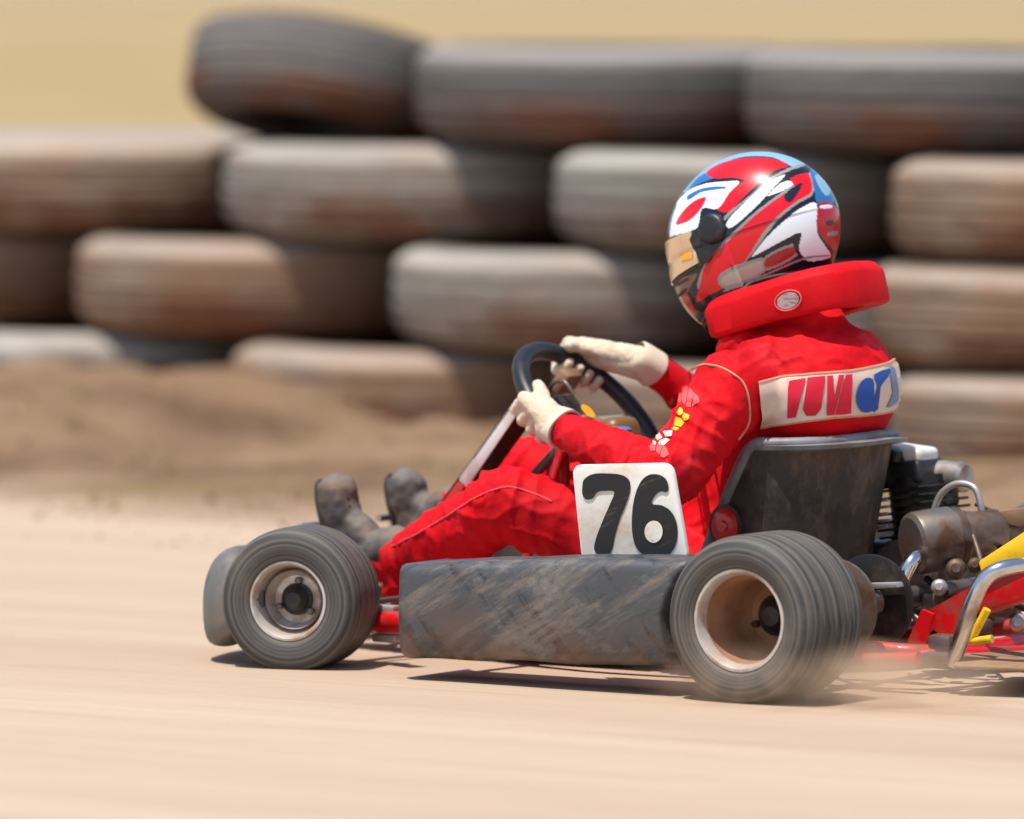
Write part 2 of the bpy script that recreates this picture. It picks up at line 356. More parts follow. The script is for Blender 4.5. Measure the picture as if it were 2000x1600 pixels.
#SECTION_SETTING
# ------------------------------------------------------------------ ground, wall
TW = math.radians(38)
WD = (R0*math.cos(TW)-FH*math.sin(TW)).normalized()       # along the wall, to the right (nearer)
WN = Vector((WD.y, -WD.x, 0)).normalized()
if WN.dot(CAM) < 0: WN = -WN
DW = DIST*1070/713
W0 = Vector((CAM.x, CAM.y, 0))+Vector((FW.x, FW.y, 0)).normalized()*DW   # front face line of the wall
if (CAM-W0).dot(WN) < 0: WN = -WN
def wall_s(px, z):
    p = PN(px, 0, W0, WN)                               # vertical plane: refine for z
    r = ray(px, 400); p = PN(px, 400, W0, WN); return (p-W0).dot(WD)
def gz(s, t):                                            # bank height; t = metres in front of the wall face
    b = .07+.02*math.sin(s*1.1+1)+.05*mn.noise(Vector((s*.9, t, 3)))+.15*max(0, min(1, (-.35-s)/.6))
    e = max(0, min(1, (2.75-t)/2.6)); e = e*e*(3-2*e)
    z = b*e+(.05*mn.noise(Vector((s*2, t*3, 0)))+.02*mn.noise(Vector((s*7, t*9, 5))))*e
    return z
G = []
def grid(x0, x1, y0, y1, nx, ny, fn):
    V = [fn(x0+(x1-x0)*i/nx, y0+(y1-y0)*j/ny) for j in range(ny+1) for i in range(nx+1)]
    Fc = [(j*(nx+1)+i, j*(nx+1)+i+1, (j+1)*(nx+1)+i+1, (j+1)*(nx+1)+i) for j in range(ny) for i in range(nx)]
    return V, Fc
obj('ground', ([(-900, -300, -.012), (900, -300, -.012), (900, 1500, -.012), (-900, 1500, -.012)], [(0, 1, 2, 3)]), MT['field'], kind='structure', smooth=False)
def trk(s, t):
    p = W0+WD*s+WN*t
    return (p.x, p.y, .003*mn.noise(Vector((p.x*.7, p.y*4, 0)))+.0015*mn.noise(Vector((p.x*9, p.y*20, 0)))+.0*t)
obj('dirt_track', grid(-24, 26, 30, .6, 260, 300, trk), MT['sand'], kind='structure')
def bk(s, t):
    p = W0+WD*s+WN*t; z = gz(s, t) if t > 0 else gz(s, 0)
    return (p.x, p.y, z-.008)
obj('dirt_bank', grid(-9, 7, 3.1, -.6, 420, 120, bk), MT['bank'], kind='structure')
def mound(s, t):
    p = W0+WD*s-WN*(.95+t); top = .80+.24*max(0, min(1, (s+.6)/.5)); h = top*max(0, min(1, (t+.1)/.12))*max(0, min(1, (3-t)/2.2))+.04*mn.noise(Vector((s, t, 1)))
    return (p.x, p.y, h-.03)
obj('added_earth_mound', grid(-9, 7, 3.0, -.1, 160, 60, mound), MT['soil'], kind='structure')  # mound added behind the wall to keep its gaps dark
# ---- stacked tyres
TH = .2845
def wall_tyre(name_label, row, p0, p1, mat, tilt=0, thk=TH, dia=None, zoff=0, yawj=0, push=0):
    s0, s1 = wall_s(p0, 0), wall_s(p1, 0); D = dia or (s1-s0)*1.01; Rr = D/2
    sc_ = (s0+s1)/2; push = push+.10*row
    for _ in range(12):                                  # seat the tyre so that its left flank is where the photo has it
        c = W0+WD*sc_-WN*(Rr+push)+Z*(row*TH+zoff)
        sc_ += (p0-(proj(c)[0]-Rr*FPX/(c-CAM).dot(FW)))/(FPX/(c-CAM).dot(FW))/math.cos(TW)*.9
    sd = random.random()*50
    h = thk
    prof = [(.10*h, Rr*.56), (.03*h, Rr*.66), (.0, Rr*.78), (.03*h, Rr*.86), (.075*h, Rr*.915), (.13*h, Rr*.955), (.19*h, Rr*.982)]
    tread = [(.25, .997), (.30, 1.0), (.315, .975), (.345, .975), (.36, 1.002), (.485, 1.004), (.50, .972), (.53, .972), (.545, 1.004), (.66, 1.002), (.675, .976), (.705, .976), (.72, 1.), (.80, .998), (.85, .99)]
    prof += [(a_*h, Rr*r) for a_, r in tread]
    prof += [(.88*h, Rr*.975), (.95*h, Rr*.92), (1.0*h, Rr*.80), (.97*h, Rr*.66), (.90*h, Rr*.56)]
    prof += [(.8*h, Rr*.575), (.7*h, Rr*.80), (.3*h, Rr*.80), (.2*h, Rr*.575)]
    def wob(a_, r, t):
        q = Vector((math.cos(t), math.sin(t), sd))
        return a_+.006*mn.noise(q*1.3)*(1 if r > Rr*.6 else .5), r*(1+.012*mn.noise(q*1.1+Vector((0, 0, 9))))+.002*mn.noise(Vector((math.cos(t)*9, math.sin(t)*9, a_*30+sd)))
    ax = Z.copy()
    if tilt: ax = Matrix.Rotation(tilt, 3, WD) @ ax
    d = lathe(prof, c, ax, 128, True, wob)
    # uv: profile coordinate in the tyre's own units
    d = (d[0], d[1], [(u_, v_*.55/Rr) for u_, v_ in d[2]])
    o = obj('barrier_tyre', d, mat, None, True, 35, name_label, loc=c, cat='tyre', group='old tyres stacked as a crash barrier')
    fill = lathe([(.42*h, Rr*.68), (.60*h, Rr*.60), (.66*h, Rr*.35), (.64*h, .01)], c, ax, 40, False, lambda a_, r, t: (a_+.02*mn.noise(Vector((math.cos(t)*r*9, math.sin(t)*r*9, sd))), r))
    obj('sun_block_fill', fill, MT['soil'], o)  # plug added in the tyre hole to stop sun passing through
    return o
ga, gb, gc_, gd = (142, 136, 126), (156, 148, 136), (156, 134, 110), (98, 95, 92)
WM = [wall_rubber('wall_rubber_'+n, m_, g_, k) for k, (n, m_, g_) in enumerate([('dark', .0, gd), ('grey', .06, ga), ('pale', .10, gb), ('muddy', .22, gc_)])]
WT = wall_rubber('wall_rubber_sunlit_top', .14, gc_, 5, True); WB = wall_rubber('wall_rubber_sunlit_top_grey', .06, gb, 7, True)  # copies with a sunlit top sidewall put into the colour
T = wall_tyre
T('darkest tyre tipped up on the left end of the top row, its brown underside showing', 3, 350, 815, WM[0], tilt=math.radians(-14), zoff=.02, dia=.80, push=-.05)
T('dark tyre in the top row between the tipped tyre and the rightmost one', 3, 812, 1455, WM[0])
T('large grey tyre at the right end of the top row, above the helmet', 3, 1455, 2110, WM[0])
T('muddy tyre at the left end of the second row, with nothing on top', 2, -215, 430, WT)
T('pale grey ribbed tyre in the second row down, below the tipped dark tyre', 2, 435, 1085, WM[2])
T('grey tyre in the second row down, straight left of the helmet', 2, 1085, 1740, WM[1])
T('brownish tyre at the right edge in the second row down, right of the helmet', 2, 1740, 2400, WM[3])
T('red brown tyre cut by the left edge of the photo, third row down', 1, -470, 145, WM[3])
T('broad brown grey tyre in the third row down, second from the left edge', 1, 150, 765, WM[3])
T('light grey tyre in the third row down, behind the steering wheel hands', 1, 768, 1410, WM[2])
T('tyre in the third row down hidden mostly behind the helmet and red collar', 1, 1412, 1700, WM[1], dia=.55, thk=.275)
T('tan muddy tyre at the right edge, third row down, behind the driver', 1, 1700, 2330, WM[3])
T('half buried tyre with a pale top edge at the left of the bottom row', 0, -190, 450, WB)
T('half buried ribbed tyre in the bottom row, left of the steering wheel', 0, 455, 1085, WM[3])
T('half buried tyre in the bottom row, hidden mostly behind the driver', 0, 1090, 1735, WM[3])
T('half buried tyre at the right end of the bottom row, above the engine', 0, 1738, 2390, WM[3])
# ---- grass and stones on the bank
def tufts():
    V = []; Fc = []
    for _ in range(380):
        s = random.uniform(-4.5, 3.5); t = random.uniform(.0, 2.1)
        if mn.noise(Vector((s*1.6, t*1.6, 8))) < .02: continue
        c = W0+WD*s+WN*t+Z*(gz(s, t)-.015)
        for k in range(random.randint(8, 20)):
            an = random.uniform(0, 6.28); l = random.uniform(.015, .055); b = Vector((math.cos(an), math.sin(an), 0))
            q = c+Vector((random.uniform(-.05, .05), random.uniform(-.05, .05), 0)); w = Vector((-b.y, b.x, 0))*.0016
            tip = q+b*l*random.uniform(.3, 1.1)+Z*l; mid = (q+tip)/2+Z*l*.15
            n = len(V); V += [q-w, q+w, mid+w*.8, mid-w*.8, tip]; Fc += [(n, n+1, n+2, n+3), (n+3, n+2, n+4)]
    return V, Fc
obj('dry_grass', tufts(), MT['grass'], smooth=False, kind='stuff', label='dry straw coloured grass growing on the earth bank below the tyres', cat='grass')
def stones():
    V = []; Fc = []
    b = bmesh.new(); bmesh.ops.create_icosphere(b, subdivisions=1, radius=1); b.verts.index_update()
    bv = [v.co.copy() for v in b.verts]; bf = [tuple(v.index for v in f.verts) for f in b.faces]; b.free()
    for _ in range(1500):
        s = random.uniform(-4.8, 4); t = random.choice((random.uniform(0, 2.4), random.uniform(1.2, 3.0)))
        r = random.uniform(.002, .006)*(1.8 if random.random() < .06 else 1); c = W0+WD*s+WN*t+Z*((gz(s, t) if t < 3.0 else 0)+r*.15)
        n = len(V); e = Vector((random.uniform(.7, 1.4), random.uniform(.7, 1.4), random.uniform(.4, .9)))
        V += [c+Vector((v.x*e.x, v.y*e.y, v.z*e.z))*r*(1+.25*random.random()) for v in bv]; Fc += [tuple(i+n for i in f) for f in bf]
    return V, Fc
obj('loose_stones', stones(), MT['stone'], kind='stuff', smooth=False, label='small loose stones and clods scattered on the earth bank and track edge', cat='stones')
# ---- fence behind the wall
FD = DW+6.5
fr = root('wire_fence', 'thin two strand wire fence in the dry field above the tyres', 'fence', tuple(Vector((CAM.x, CAM.y, 0))+Vector((FW.x, FW.y, 0)).normalized()*FD))
FC = Vector(fr['_w'])
for yy in (66, 9):
    zc = CAM.z-(yy+40)/FPX*FD
    obj('wire', tube([FC+R0*(-9)+Z*(zc), FC+R0*0+Z*(zc), FC+R0*9+Z*(zc)], .0022, 6, 4), MT['wire'], fr)
for k in (-7, 7):
    obj('post', tube([FC+R0*k+FH*.05+Z*(-.2), FC+R0*k+FH*.05+Z*1.35], .05, 12, 0), MT['wood'], fr)
#SECTION_KART
# ------------------------------------------------------------------ go-kart
kart = root('go_kart', 'racing go-kart with black side pod, red frame and number 76 plate on the dirt track', 'go-kart', (-.5, 0, 0))
def kart_tyre_prof(Rr, W, rr, grooves=()):
    h = W/2
    pr = [(-h*.80, rr), (-h*.90, rr*1.04), (-h*.985, rr*1.16), (-h, (rr+Rr)/2), (-h*.985, Rr*.87), (-h*.93, Rr*.935), (-h*.84, Rr*.975), (-h*.72, Rr*.993)]
    xs = [-h*.6+h*1.2*i/40 for i in range(41)]
    for x in xs:
        r = Rr*(1-.006*(x/h)**2)
        for g_ in grooves:
            if abs(x-g_*h) < .0035: r -= .005
        pr.append((x, r))
    pr += [(-a_, r) for a_, r in reversed(pr[:8])]
    return pr
def wheel(name, c, ax, Rr, W, rr, grooves, deep, label=None):
    """ax points outward"""
    c = Vector(c); ax = Vector(ax).normalized()
    e = bpy.data.objects.new(name, None); COL.objects.link(e); e.parent = kart; e['_w'] = kart['_w']
    if label: e['label'] = label
    pr = [(-a_, r) for a_, r in kart_tyre_prof(Rr, W, rr, grooves)]
    obj('tyre', lathe(pr, c, ax, 144), MT['tyre'], e, True, 50)
    h = W/2
    lip = [(h*.70, rr*1.0), (h*.80, rr*1.055), (h*.88, rr*1.07), (h*.93, rr*1.04), (h*.93, rr*.985), (h*.86, rr*.94), (h*.72, rr*.90)]
    obj('rim', lathe(lip, c, ax, 96, False), MT['rim'], e, True, 40)
    bar = [(h*.72, rr*.90), (h*.55, rr*.885), (h*.50, rr*.86)] + [(h*.3, rr*.80), (deep+.03, rr*.76), (deep+.012, rr*.72), (deep, rr*.62), (deep, rr*.30)]
    obj('rim_barrel', lathe(bar, c, ax, 96), MT['rim_in'] if deep < 0 else MT['rim'], e, True, 40)
    hub = [(deep-.01, rr*.42), (deep+.008, rr*.42), (deep+.010, rr*.36), (deep+.03, rr*.2), (deep+.032, .001)]
    obj('hub', lathe(hub, c, ax, 48), MT['black'], e, True, 30)
    for k in range(3):
        a0, e1, e2 = basis(ax); t = k*2.094+.4; q = c+ax*(deep+.004)+(e1*math.cos(t)+e2*math.sin(t))*rr*.5
        obj('bolt', lathe([(0, .007), (.012, .007), (.014, .004), (.014, .0005)], q, ax, 6), MT['steel'], e, False)
    back = [(-h*.80, rr*1.0), (-h*.70, rr*.90), (deep-.012, rr*.8), (deep-.012, .02)]
    obj('rim_back', lathe(back, c, ax, 64), MT['rim'], e, True, 40)
    return e
RG = (-.1, .12, .3, .46, .6, -.3)
wheel('rear_wheel', (0, -.595, .153), (0, -1, 0), .156, .215, .0905, (-.55, -.35, -.15, .05, .25, .45), -.045, 'wide dusty rear wheel on the near side')
wheel('rear_wheel', (0, .595, .153), (0, 1, 0), .156, .215, .0905, (-.55, -.35, -.15, .05, .25, .45), -.045)
st = math.radians(14)
fo = Vector((math.sin(st), -math.cos(st), 0))
FWc = P(566, 1176, -.60)
fwz = FWc.z; FWX = FWc.x
wheel('front_wheel', Vector((FWX, -.60, max(.132, fwz)))-fo*.065, fo, .139, .165, .0735, (), .018, 'narrow front wheel on the near side, turned left')
fo2 = Vector((-math.sin(st), math.cos(st), 0))
wheel('front_wheel', Vector((FWX, .60, .137))-fo2*.065, fo2, .139, .165, .0735, (), .018)
# chassis
def T3(*a): return [Vector(p) for p in a]
fx = FWX
ch = join(
    tube(T3((fx-.10, -.17, .055), (fx+.12, -.20, .045), (fx+.4, -.30, .04), (-.5, -.33, .04), (-.2, -.30, .045), (.06, -.30, .075)), .016),
    tube(T3((fx-.10, .17, .055), (fx+.12, .20, .045), (fx+.4, .30, .04), (-.5, .33, .04), (-.2, .30, .045), (.06, .30, .075)), .016),
    tube(T3((fx-.1, -.17, .055), (fx-.14, 0, .055), (fx-.1, .17, .055)), .016),
    tube(T3((fx+.02, -.46, .075), (fx+.03, -.2, .06), (fx+.03, .2, .06), (fx+.02, .46, .075)), .016),
    tube(T3((-.72, -.60, .06), (-.72, -.3, .045), (-.72, .3, .045), (-.72, .60, .06)), .013),
    tube(T3((-.22, -.58, .06), (-.24, -.3, .045), (-.24, .3, .045), (-.22, .58, .06)), .013),
    tube(T3((.06, -.30, .075), (.16, -.25, .07), (.2, 0, .07), (.16, .25, .07), (.06, .30, .075)), .016))
obj('frame', ch, MT['redframe'], kart)
obj('floor_tray', box(((fx-.40)/2, 0, .026), (abs(fx)-.52, .50, .004), None, .001), MT['steel'], kart)
obj('rear_axle', tube(T3((0, -.55, .153), (0, .55, .153)), .020, 24, 0), MT['steel'], kart)
sq = P(1686, 1172, -.27)
obj('brake_disc', lathe([(-.003, .03), (-.003, .088), (-.001, .092), (.001, .092), (.003, .088), (.003, .03)], (0.0, -.34, .153), Yv, 72, True), MT['steel'], kart)
obj('sprocket', lathe([(-.003, .03), (-.003, .086), (-.001, .091), (.001, .091), (.003, .086), (.003, .03)], (0.0, -.20, .153), Yv, 72, True), MT['fin'], kart)
# tie rod and kingpins by the front wheel
objs('tie_rod', xs(tube(T3((fx+.06, -.50, .12), (fx+.08, -.05, .12)), .006, 10, 0), tube(T3((fx+.06, .50, .12), (fx+.08, .05, .12)), .008, 10, 0)), MT['steel'], kart)
objs('stub_axle', xs(tube(T3((fx, -.56, .129), (fx+.01, -.44, .129)), .012, 12, 0), tube(T3((fx+.01, -.45, .06), (fx+.01, -.45, .18)), .012, 12, 0), tube(T3((fx, .56, .129), (fx+.01, .44, .129)), .012, 12, 0), tube(T3((fx+.01, .45, .06), (fx+.01, .45, .18)), .012, 12, 0)), MT['steel'], kart)
# bits seen between the front wheel and the pod
ga_ = P(757, 1212, -.40)
objs('clamp', xs(box(P(755, 1190, -.42), (.05, .03, .016), None, .004), box(P(757, 1246, -.42), (.055, .03, .016), None, .004)), MT['alu'], kart)
obj('side_tube', tube(T3(P(735, 1214, -.42), P(800, 1216, -.46)), .021, 20, 0), MT['redframe'], kart)
# side pod: lofted box, front face scuffed, ends cut round the wheels
def pod():
    Yo = -.67
    # outline on the outer face (px), clockwise from top-left
    n = 60; V = []; Fc = []
    tp = [(763, 1104), (900, 1099), (1100, 1093), (1250, 1092), (1352, 1096)]
    bt = [(766, 1288), (900, 1292), (1100, 1300), (1250, 1304), (1312, 1302)]
    def lerp(l, t):
        k = t*(len(l)-1); i = min(int(k), len(l)-2); f = k-i
        return l[i][0]*(1-f)+l[i+1][0]*f, l[i][1]*(1-f)+l[i+1][1]*f
    # cross-section (v along: inner top -> round -> face -> bottom -> inner bottom)
    sec = [(-.17, 0.0, 0), (-.12, .0, 0), (-.06, 0, 0), (-.025, .0, 0), (-.010, .02, 0), (-.002, .07, 0), (0, .13, 0), (.004, .3, 0), (.006, .5, 0), (.004, .7, 0), (0, .86, 0), (-.006, .94, 0), (-.02, .99, 0), (-.05, 1.0, 0), (-.10, 1.0, 0), (-.16, 1.0, 0)]
    m = len(sec)
    for i in range(n+1):
        t = i/n
        a_ = lerp(tp, t); b_ = lerp(bt, t)
        endr = max(0, 1-t*14)**2*.03+max(0, 1-(1-t)*14)**2*.03
        for (dy, v, _) in sec:
            cx = a_[0]*(1-v)+b_[0]*v; cy = a_[1]*(1-v)+b_[1]*v
            if t > .8:                      # concave rear edge hugging the tyre
                cx -= 34*math.sin(math.pi*min(1, v*1.05))**1.3*((t-.8)/.2)
            p = P(cx, cy, Yo); p = Vector((p.x, Yo-dy+endr, p.z))
            q = p.copy()
            q.z += .0035*mn.noise(Vector((p.x*9, p.z*14, 2))); q.y += .004*mn.noise(Vector((p.x*7, p.z*9, 7)))
            V.append(q)
    for i in range(n):
        for j in range(m):
            k = (j+1) % m; Fc.append((i*m+j, i*m+k, (i+1)*m+k, (i+1)*m+j))
    Fc.append(tuple(range(m))); Fc.append(tuple(n*m+j for j in range(m)))
    return V, Fc
podo = obj('side_pod', pod(), MT['pod'], kart, True, 50, 'scuffed black side pod between the near wheels')
pb = tree(podo)
sp2 = pod(); sp2 = ([Vector((v.x, -v.y, v.z)) for v in sp2[0]], sp2[1])
obj('side_pod', sp2, MT['pod'], kart, True, 50)
# front bumper
def bumper():
    path = []
    for k in range(81):
        t = math.radians(-90+180*k/80)
        y = .565*math.copysign(abs(math.sin(t))**.62, t); x = fx-.265+.20*(1-abs(math.cos(t))**.62)
        path.append((x, y))
    prof = [(-.030, -.080), (-.010, -.098), (.025, -.100), (.045, -.085), (.052, -.03), (.048, .03), (.030, .075), (0, .096), (-.025, .085), (-.03, .04), (-.03, -.03)]
    prof = [(q.x, q.y) for q in catmull([Vector((a_, b_, 0)) for a_, b_ in prof], 3, True)]
    V = []; Fc = []; m = len(prof); n = len(path)
    for i, (x, y) in enumerate(path):
        a_ = path[max(i-1, 0)]; b_ = path[min(i+1, n-1)]; tx, ty = b_[0]-a_[0], b_[1]-a_[1]; l = math.hypot(tx, ty); nx, ny = -ty/l, tx/l
        s = 1-.4*max(0, (abs(y)-.53)/.035)**2
        for (o_, z) in prof:
            V.append((x-nx*(-o_)*1.0, y-ny*(-o_), .125+z*s*.95+.004*mn.noise(Vector((x*8, y*8, z*9)))))
    for i in range(n-1):
        for j in range(m):
            k = (j+1) % m; Fc.append((i*m+j, i*m+k, (i+1)*m+k, (i+1)*m+j))
    Fc.append(tuple(range(m))); Fc.append(tuple((n-1)*m+j for j in range(m)))
    return V, Fc
obj('front_bumper', bumper(), MT['bumper'], kart, True, 45)
obj('bumper_tube', tube(T3((fx-.05, -.16, .09), (fx-.22, -.16, .11), (fx-.24, 0, .11), (fx-.22, .16, .11), (fx-.05, .16, .09)), .011), MT['chrome'], kart)
# pedals
for y in (-.165, .115):
    obj('pedal', join(tube(T3((fx-.06, y, .05), (fx-.19, y, .14), (fx-.235, y, .24)), .007), tube(T3((fx-.235, y-.045, .24), (fx-.235, y+.045, .24)), .007, 10, 0)), MT['chrome'], kart)
# number plate on the pod
PLY = -.52
pl = [(1116, 908), (1311, 904), (1345, 1100), (1136, 1100)]
pp = roundpoly([P(x, y, PLY) for x, y in pl], .022)
plo = obj('number_plate', prism(pp, (0, .012, 0), .003), MT['plate'], kart, True, 40)
def c2(l): return [(850+x/3.077, 600+y/3.077) for x, y in l]
seven = c2([(884, 1080), (895, 1035), (950, 1003), (1040, 1000), (1120, 1010), (1166, 1045), (1168, 1110), (1140, 1195), (1105, 1280), (1078, 1370), (1062, 1450), (1035, 1490), (985, 1490), (955, 1455), (968, 1385), (1008, 1280), (1052, 1180), (1076, 1112), (1025, 1104), (972, 1112), (945, 1148), (908, 1156), (885, 1128)])
six = c2([(1402, 1085), (1385, 1035), (1345, 1008), (1285, 1008), (1235, 1050), (1198, 1140), (1182, 1260), (1186, 1370), (1212, 1450), (1262, 1494), (1330, 1506), (1396, 1490), (1438, 1440), (1455, 1360), (1446, 1285), (1412, 1225), (1360, 1192), (1300, 1182), (1318, 1135), (1352, 1108), (1388, 1112)])
def flat(poly, y, sm=4):
    q = catmull([P(a_, b_, y) for a_, b_ in poly], sm, True); return prism(q, (0, .001, 0))
obj('digit', flat(seven, PLY-.0025), MT['ink'], plo, False, label='black digit 7')
hole = c2([(1312+54*math.cos(t*math.pi/6), 1350+66*math.sin(t*math.pi/6)) for t in range(12)])
dg = obj('digit', flat(six, PLY-.0025), MT['ink'], plo, False, label='black digit 6')
obj('plate_inlay', flat(hole, PLY-.0045), MT['plate'], plo, False)
obj('plate_bracket', tube(T3(P(1160, 1085, -.50), P(1150, 1130, -.46)), .008, 8, 0), MT['steel'], kart)
# fairing panel in front of the steering wheel
e0, e1 = P(846, 1000, -.13), P(1004, 782, -.13)
ax_ = (e1-e0); nl = ax_.normalized(); nf = Vector((-nl.z, 0, nl.x)).normalized()
if nf.x > 0: nf = -nf
def fair(t0, t1):
    V = []; Fc = []; ny = 16; nt = 8
    for i in range(nt+1):
        t = t0+(t1-t0)*i/nt
        for j in range(ny+1):
            y = -.13+.12*j/ny; bow = .012*(1-((y+.07)/.06)**2)
            p = e0+ax_*t; V.append(Vector((p.x, y, p.z))+nf*(bow+.0))
    m = ny+1
    for i in range(nt):
        for j in range(ny): Fc.append((i*m+j, i*m+j+1, (i+1)*m+j+1, (i+1)*m+j))
    n = len(V); V += [v-nf*.005 for v in V]; Fc += [tuple(n+i for i in reversed(f)) for f in Fc]
    for i in range(nt): Fc += [(i*m, (i+1)*m, n+(i+1)*m, n+i*m), (i*m+ny, n+i*m+ny, n+(i+1)*m+ny, (i+1)*m+ny)]
    Fc += [tuple([j, n+j, n+j+1, j+1]) for j in range(ny)]; Fc += [tuple([nt*m+j, nt*m+j+1, n+nt*m+j+1, n+nt*m+j]) for j in range(ny)]
    return V, Fc
fa = obj('front_fairing', fair(.30, 1.0), MT['black'], kart, True, 40, 'front fairing with its shaded back coloured black and a white folded edge')  # shade on the panel's back is put in as black
def flange(t0, t1): return prism([e0+ax_*t0, e0+ax_*t1, e0+ax_*t1-nf*.022, e0+ax_*t0-nf*.028], (0, .004, 0), .0015)
obj('fairing_edge', flange(.30, 1.0), MT['white'], fa, True, 40)
fb = obj('lower_fairing', fair(-.1, .295), MT['black'], kart, True, 40)  # lower panel's back likewise coloured black for its shade
obj('fairing_edge', flange(-.05, .295), MT['redframe'], fb, True, 40)
# steering wheel
SC = P(1151, 808, 0.0); ph = math.radians(45)
E1 = Vector((0, 1, 0)); E2 = Vector((-math.sin(ph), 0, math.cos(ph))); EN = Vector((math.cos(ph), 0, math.sin(ph)))
SR = .168
def ringp(deg, dr=0, dn=0): t = math.radians(deg); return SC+(E1*math.cos(t)+E2*math.sin(t))*(SR+dr)+EN*dn
rg = [ringp(k*10) for k in range(36)]
sw = obj('steering_wheel', tube(rg, .0175, 20, 3, True), MT['grip'], kart, True, 60)
sp = []
for d in (0, 180, 270):
    t = math.radians(d-8); c_ = SC-EN*.03
    a_ = ringp(d-8, -.015); w = (E1*math.sin(t)-E2*math.cos(t))*.016
    sp.append(prism([c_+w, c_-w, a_-w*.8, a_+w*.8], EN*-.005, .001))
objs('spoke', xs(*sp), MT['alu'], sw)
obj('hub_pad', join(lathe([(-.02, .035), (0.0, .042), (.012, .036), (.016, .001)], SC-EN*.028, EN, 32), box(SC-EN*.02+E2*.03, (.06, .07, .012), Matrix((E1, E2, EN)).transposed(), .004)), MT['black'], sw)
obj('sticker', lathe([(0, .001), (.0005, .017)], P(1148, 803, -.04), EN, 24), MT['orange'], sw)
obj('steering_column', tube([SC-EN*.03, SC-EN*.42], .010, 12, 0), MT['steel'], kart)
objs('column_support', xs(tube([SC-EN*.08, Vector((SC.x-.12, -.12, .05))], .010, 10, 0), tube([SC-EN*.08, Vector((SC.x-.12, .12, .05))], .010, 10, 0)), MT['redframe'], kart)
# clutter seen through the steering wheel: fuel tank with cap, cable, bracket
tk = P(1212, 850, .04)
tko = obj('fuel_tank', box((tk.x, .04, tk.z-.04), (.075, .10, .15), Matrix.Rotation(-.25, 3, 'Y'), .025, 4), MT['tank'], kart)
obj('tank_cap', lathe([(0, .024), (.02, .024), (.024, .018), (.024, .001)], P(1210, 858, -.05), Z, 24), MT['blue'], tko)
obj('brake_line', tube(T3(P(1120, 770, -.02), P(1100, 745, -.02), P(1075, 760, .0), P(1090, 840, .02), P(1150, 900, .02)), .004), MT['steel'], kart)
objs('dash_bracket', xs(box(P(1105, 745, .05), (.03, .06, .05), Matrix.Rotation(.6, 3, 'Y'), .008), box(P(1150, 830, -.02), (.04, .07, .03), Matrix.Rotation(.4, 3, 'Y'), .006)), MT['tray'], kart)
# ---- seat shell
SCX = P(1572, 845, 0).x; SZT = P(1572, 845, 0).z
def seat():
    V = []; Fc = []; na = 72; nz = 26; PH = math.radians(128)
    for j in range(nz+1):
        for i in range(na+1):
            f = -PH+2*PH*i/na; af = abs(f)
            rim = SZT-.01*math.sin(af)
            k = max(0, (af-math.radians(90))/(PH-math.radians(90)))
            rim = rim-(SZT-.15)*k**1.15
            v = j/nz; z = .035+(rim-.035)*v; q = (z-.035)/(SZT-.035)
            rx = .122+.033*q**.8; ry = .178+.016*q**.7
            if v < .12: s = math.sqrt(max(0, 1-(1-v/.12)**2)); rx *= .75+.25*s; ry *= .75+.25*s
            cx = SCX-.055+.055*q
            ext = 1+.62*max(0, -math.cos(f))
            V.append(Vector((cx+rx*math.cos(f)*ext, ry*math.sin(f), z)))
    m = na+1
    for j in range(nz):
        for i in range(na): Fc.append((j*m+i, j*m+i+1, (j+1)*m+i+1, (j+1)*m+i))
    Fc.append(tuple(range(m)))
    rimpts = [V[nz*m+i] for i in range(na+1)]
    return V, Fc, rimpts
sv, sf, srim = seat()
seo = obj('seat', (sv, sf), MT['seat'], kart, True, 60, 'dirty dark bucket seat')
so = seo.modifiers.new('t', 'SOLIDIFY'); so.thickness = .006; so.offset = 1
cen = Vector((SCX-.02, 0, 0))
lp = []
for i in range(0, len(srim), 2):
    p = srim[i]; d = Vector((p.x-cen.x, p.y, 0)).normalized(); lp.append(p+d*.006)
lv = []; lf = []
tb = tube(lp, .011, 10, 2)
lipv = [Vector((v.x, v.y, v.z)) for v in tb[0]]
obj('seat_edging', (lipv, tb[1]), MT['lip'], seo)
flg = []
V = []; Fc = []
for i, p in enumerate(srim):
    d = Vector((p.x-cen.x, p.y, 0)).normalized(); back = max(0, math.cos(math.radians(-128+256*i/(len(srim)-1))))
    w = .012+.028*back
    V += [p, p+d*w+Z*(-.004), p+d*w*.9+Z*(-.012), p+Z*-.018]
for i in range(len(srim)-1):
    for k in range(4): Fc.append((i*4+k, i*4+(k+1) % 4, (i+1)*4+(k+1) % 4, (i+1)*4+k))
obj('seat_flange', (V, Fc), MT['lip'], seo)
obj('seat_bolt', lathe([(0, .034), (.004, .034), (.008, .026), (.008, .012), (.014, .010), (.014, .001)], P(1418, 1028, -.205), (-.25, -1, 0), 32), MT['redframe'], seo)
obj('seat_washer', lathe([(0, .042), (.004, .042), (.004, .034)], P(1418, 1028, -.203), (-.25, -1, 0), 32), MT['fin'], seo)
objs('seat_strut', xs(tube(T3((SCX+.10, -.17, .25), (0.0, -.28, .08)), .009, 10, 0), tube(T3((SCX+.10, .17, .25), (0.0, .28, .08)), .009, 10, 0)), MT['steel'], kart)
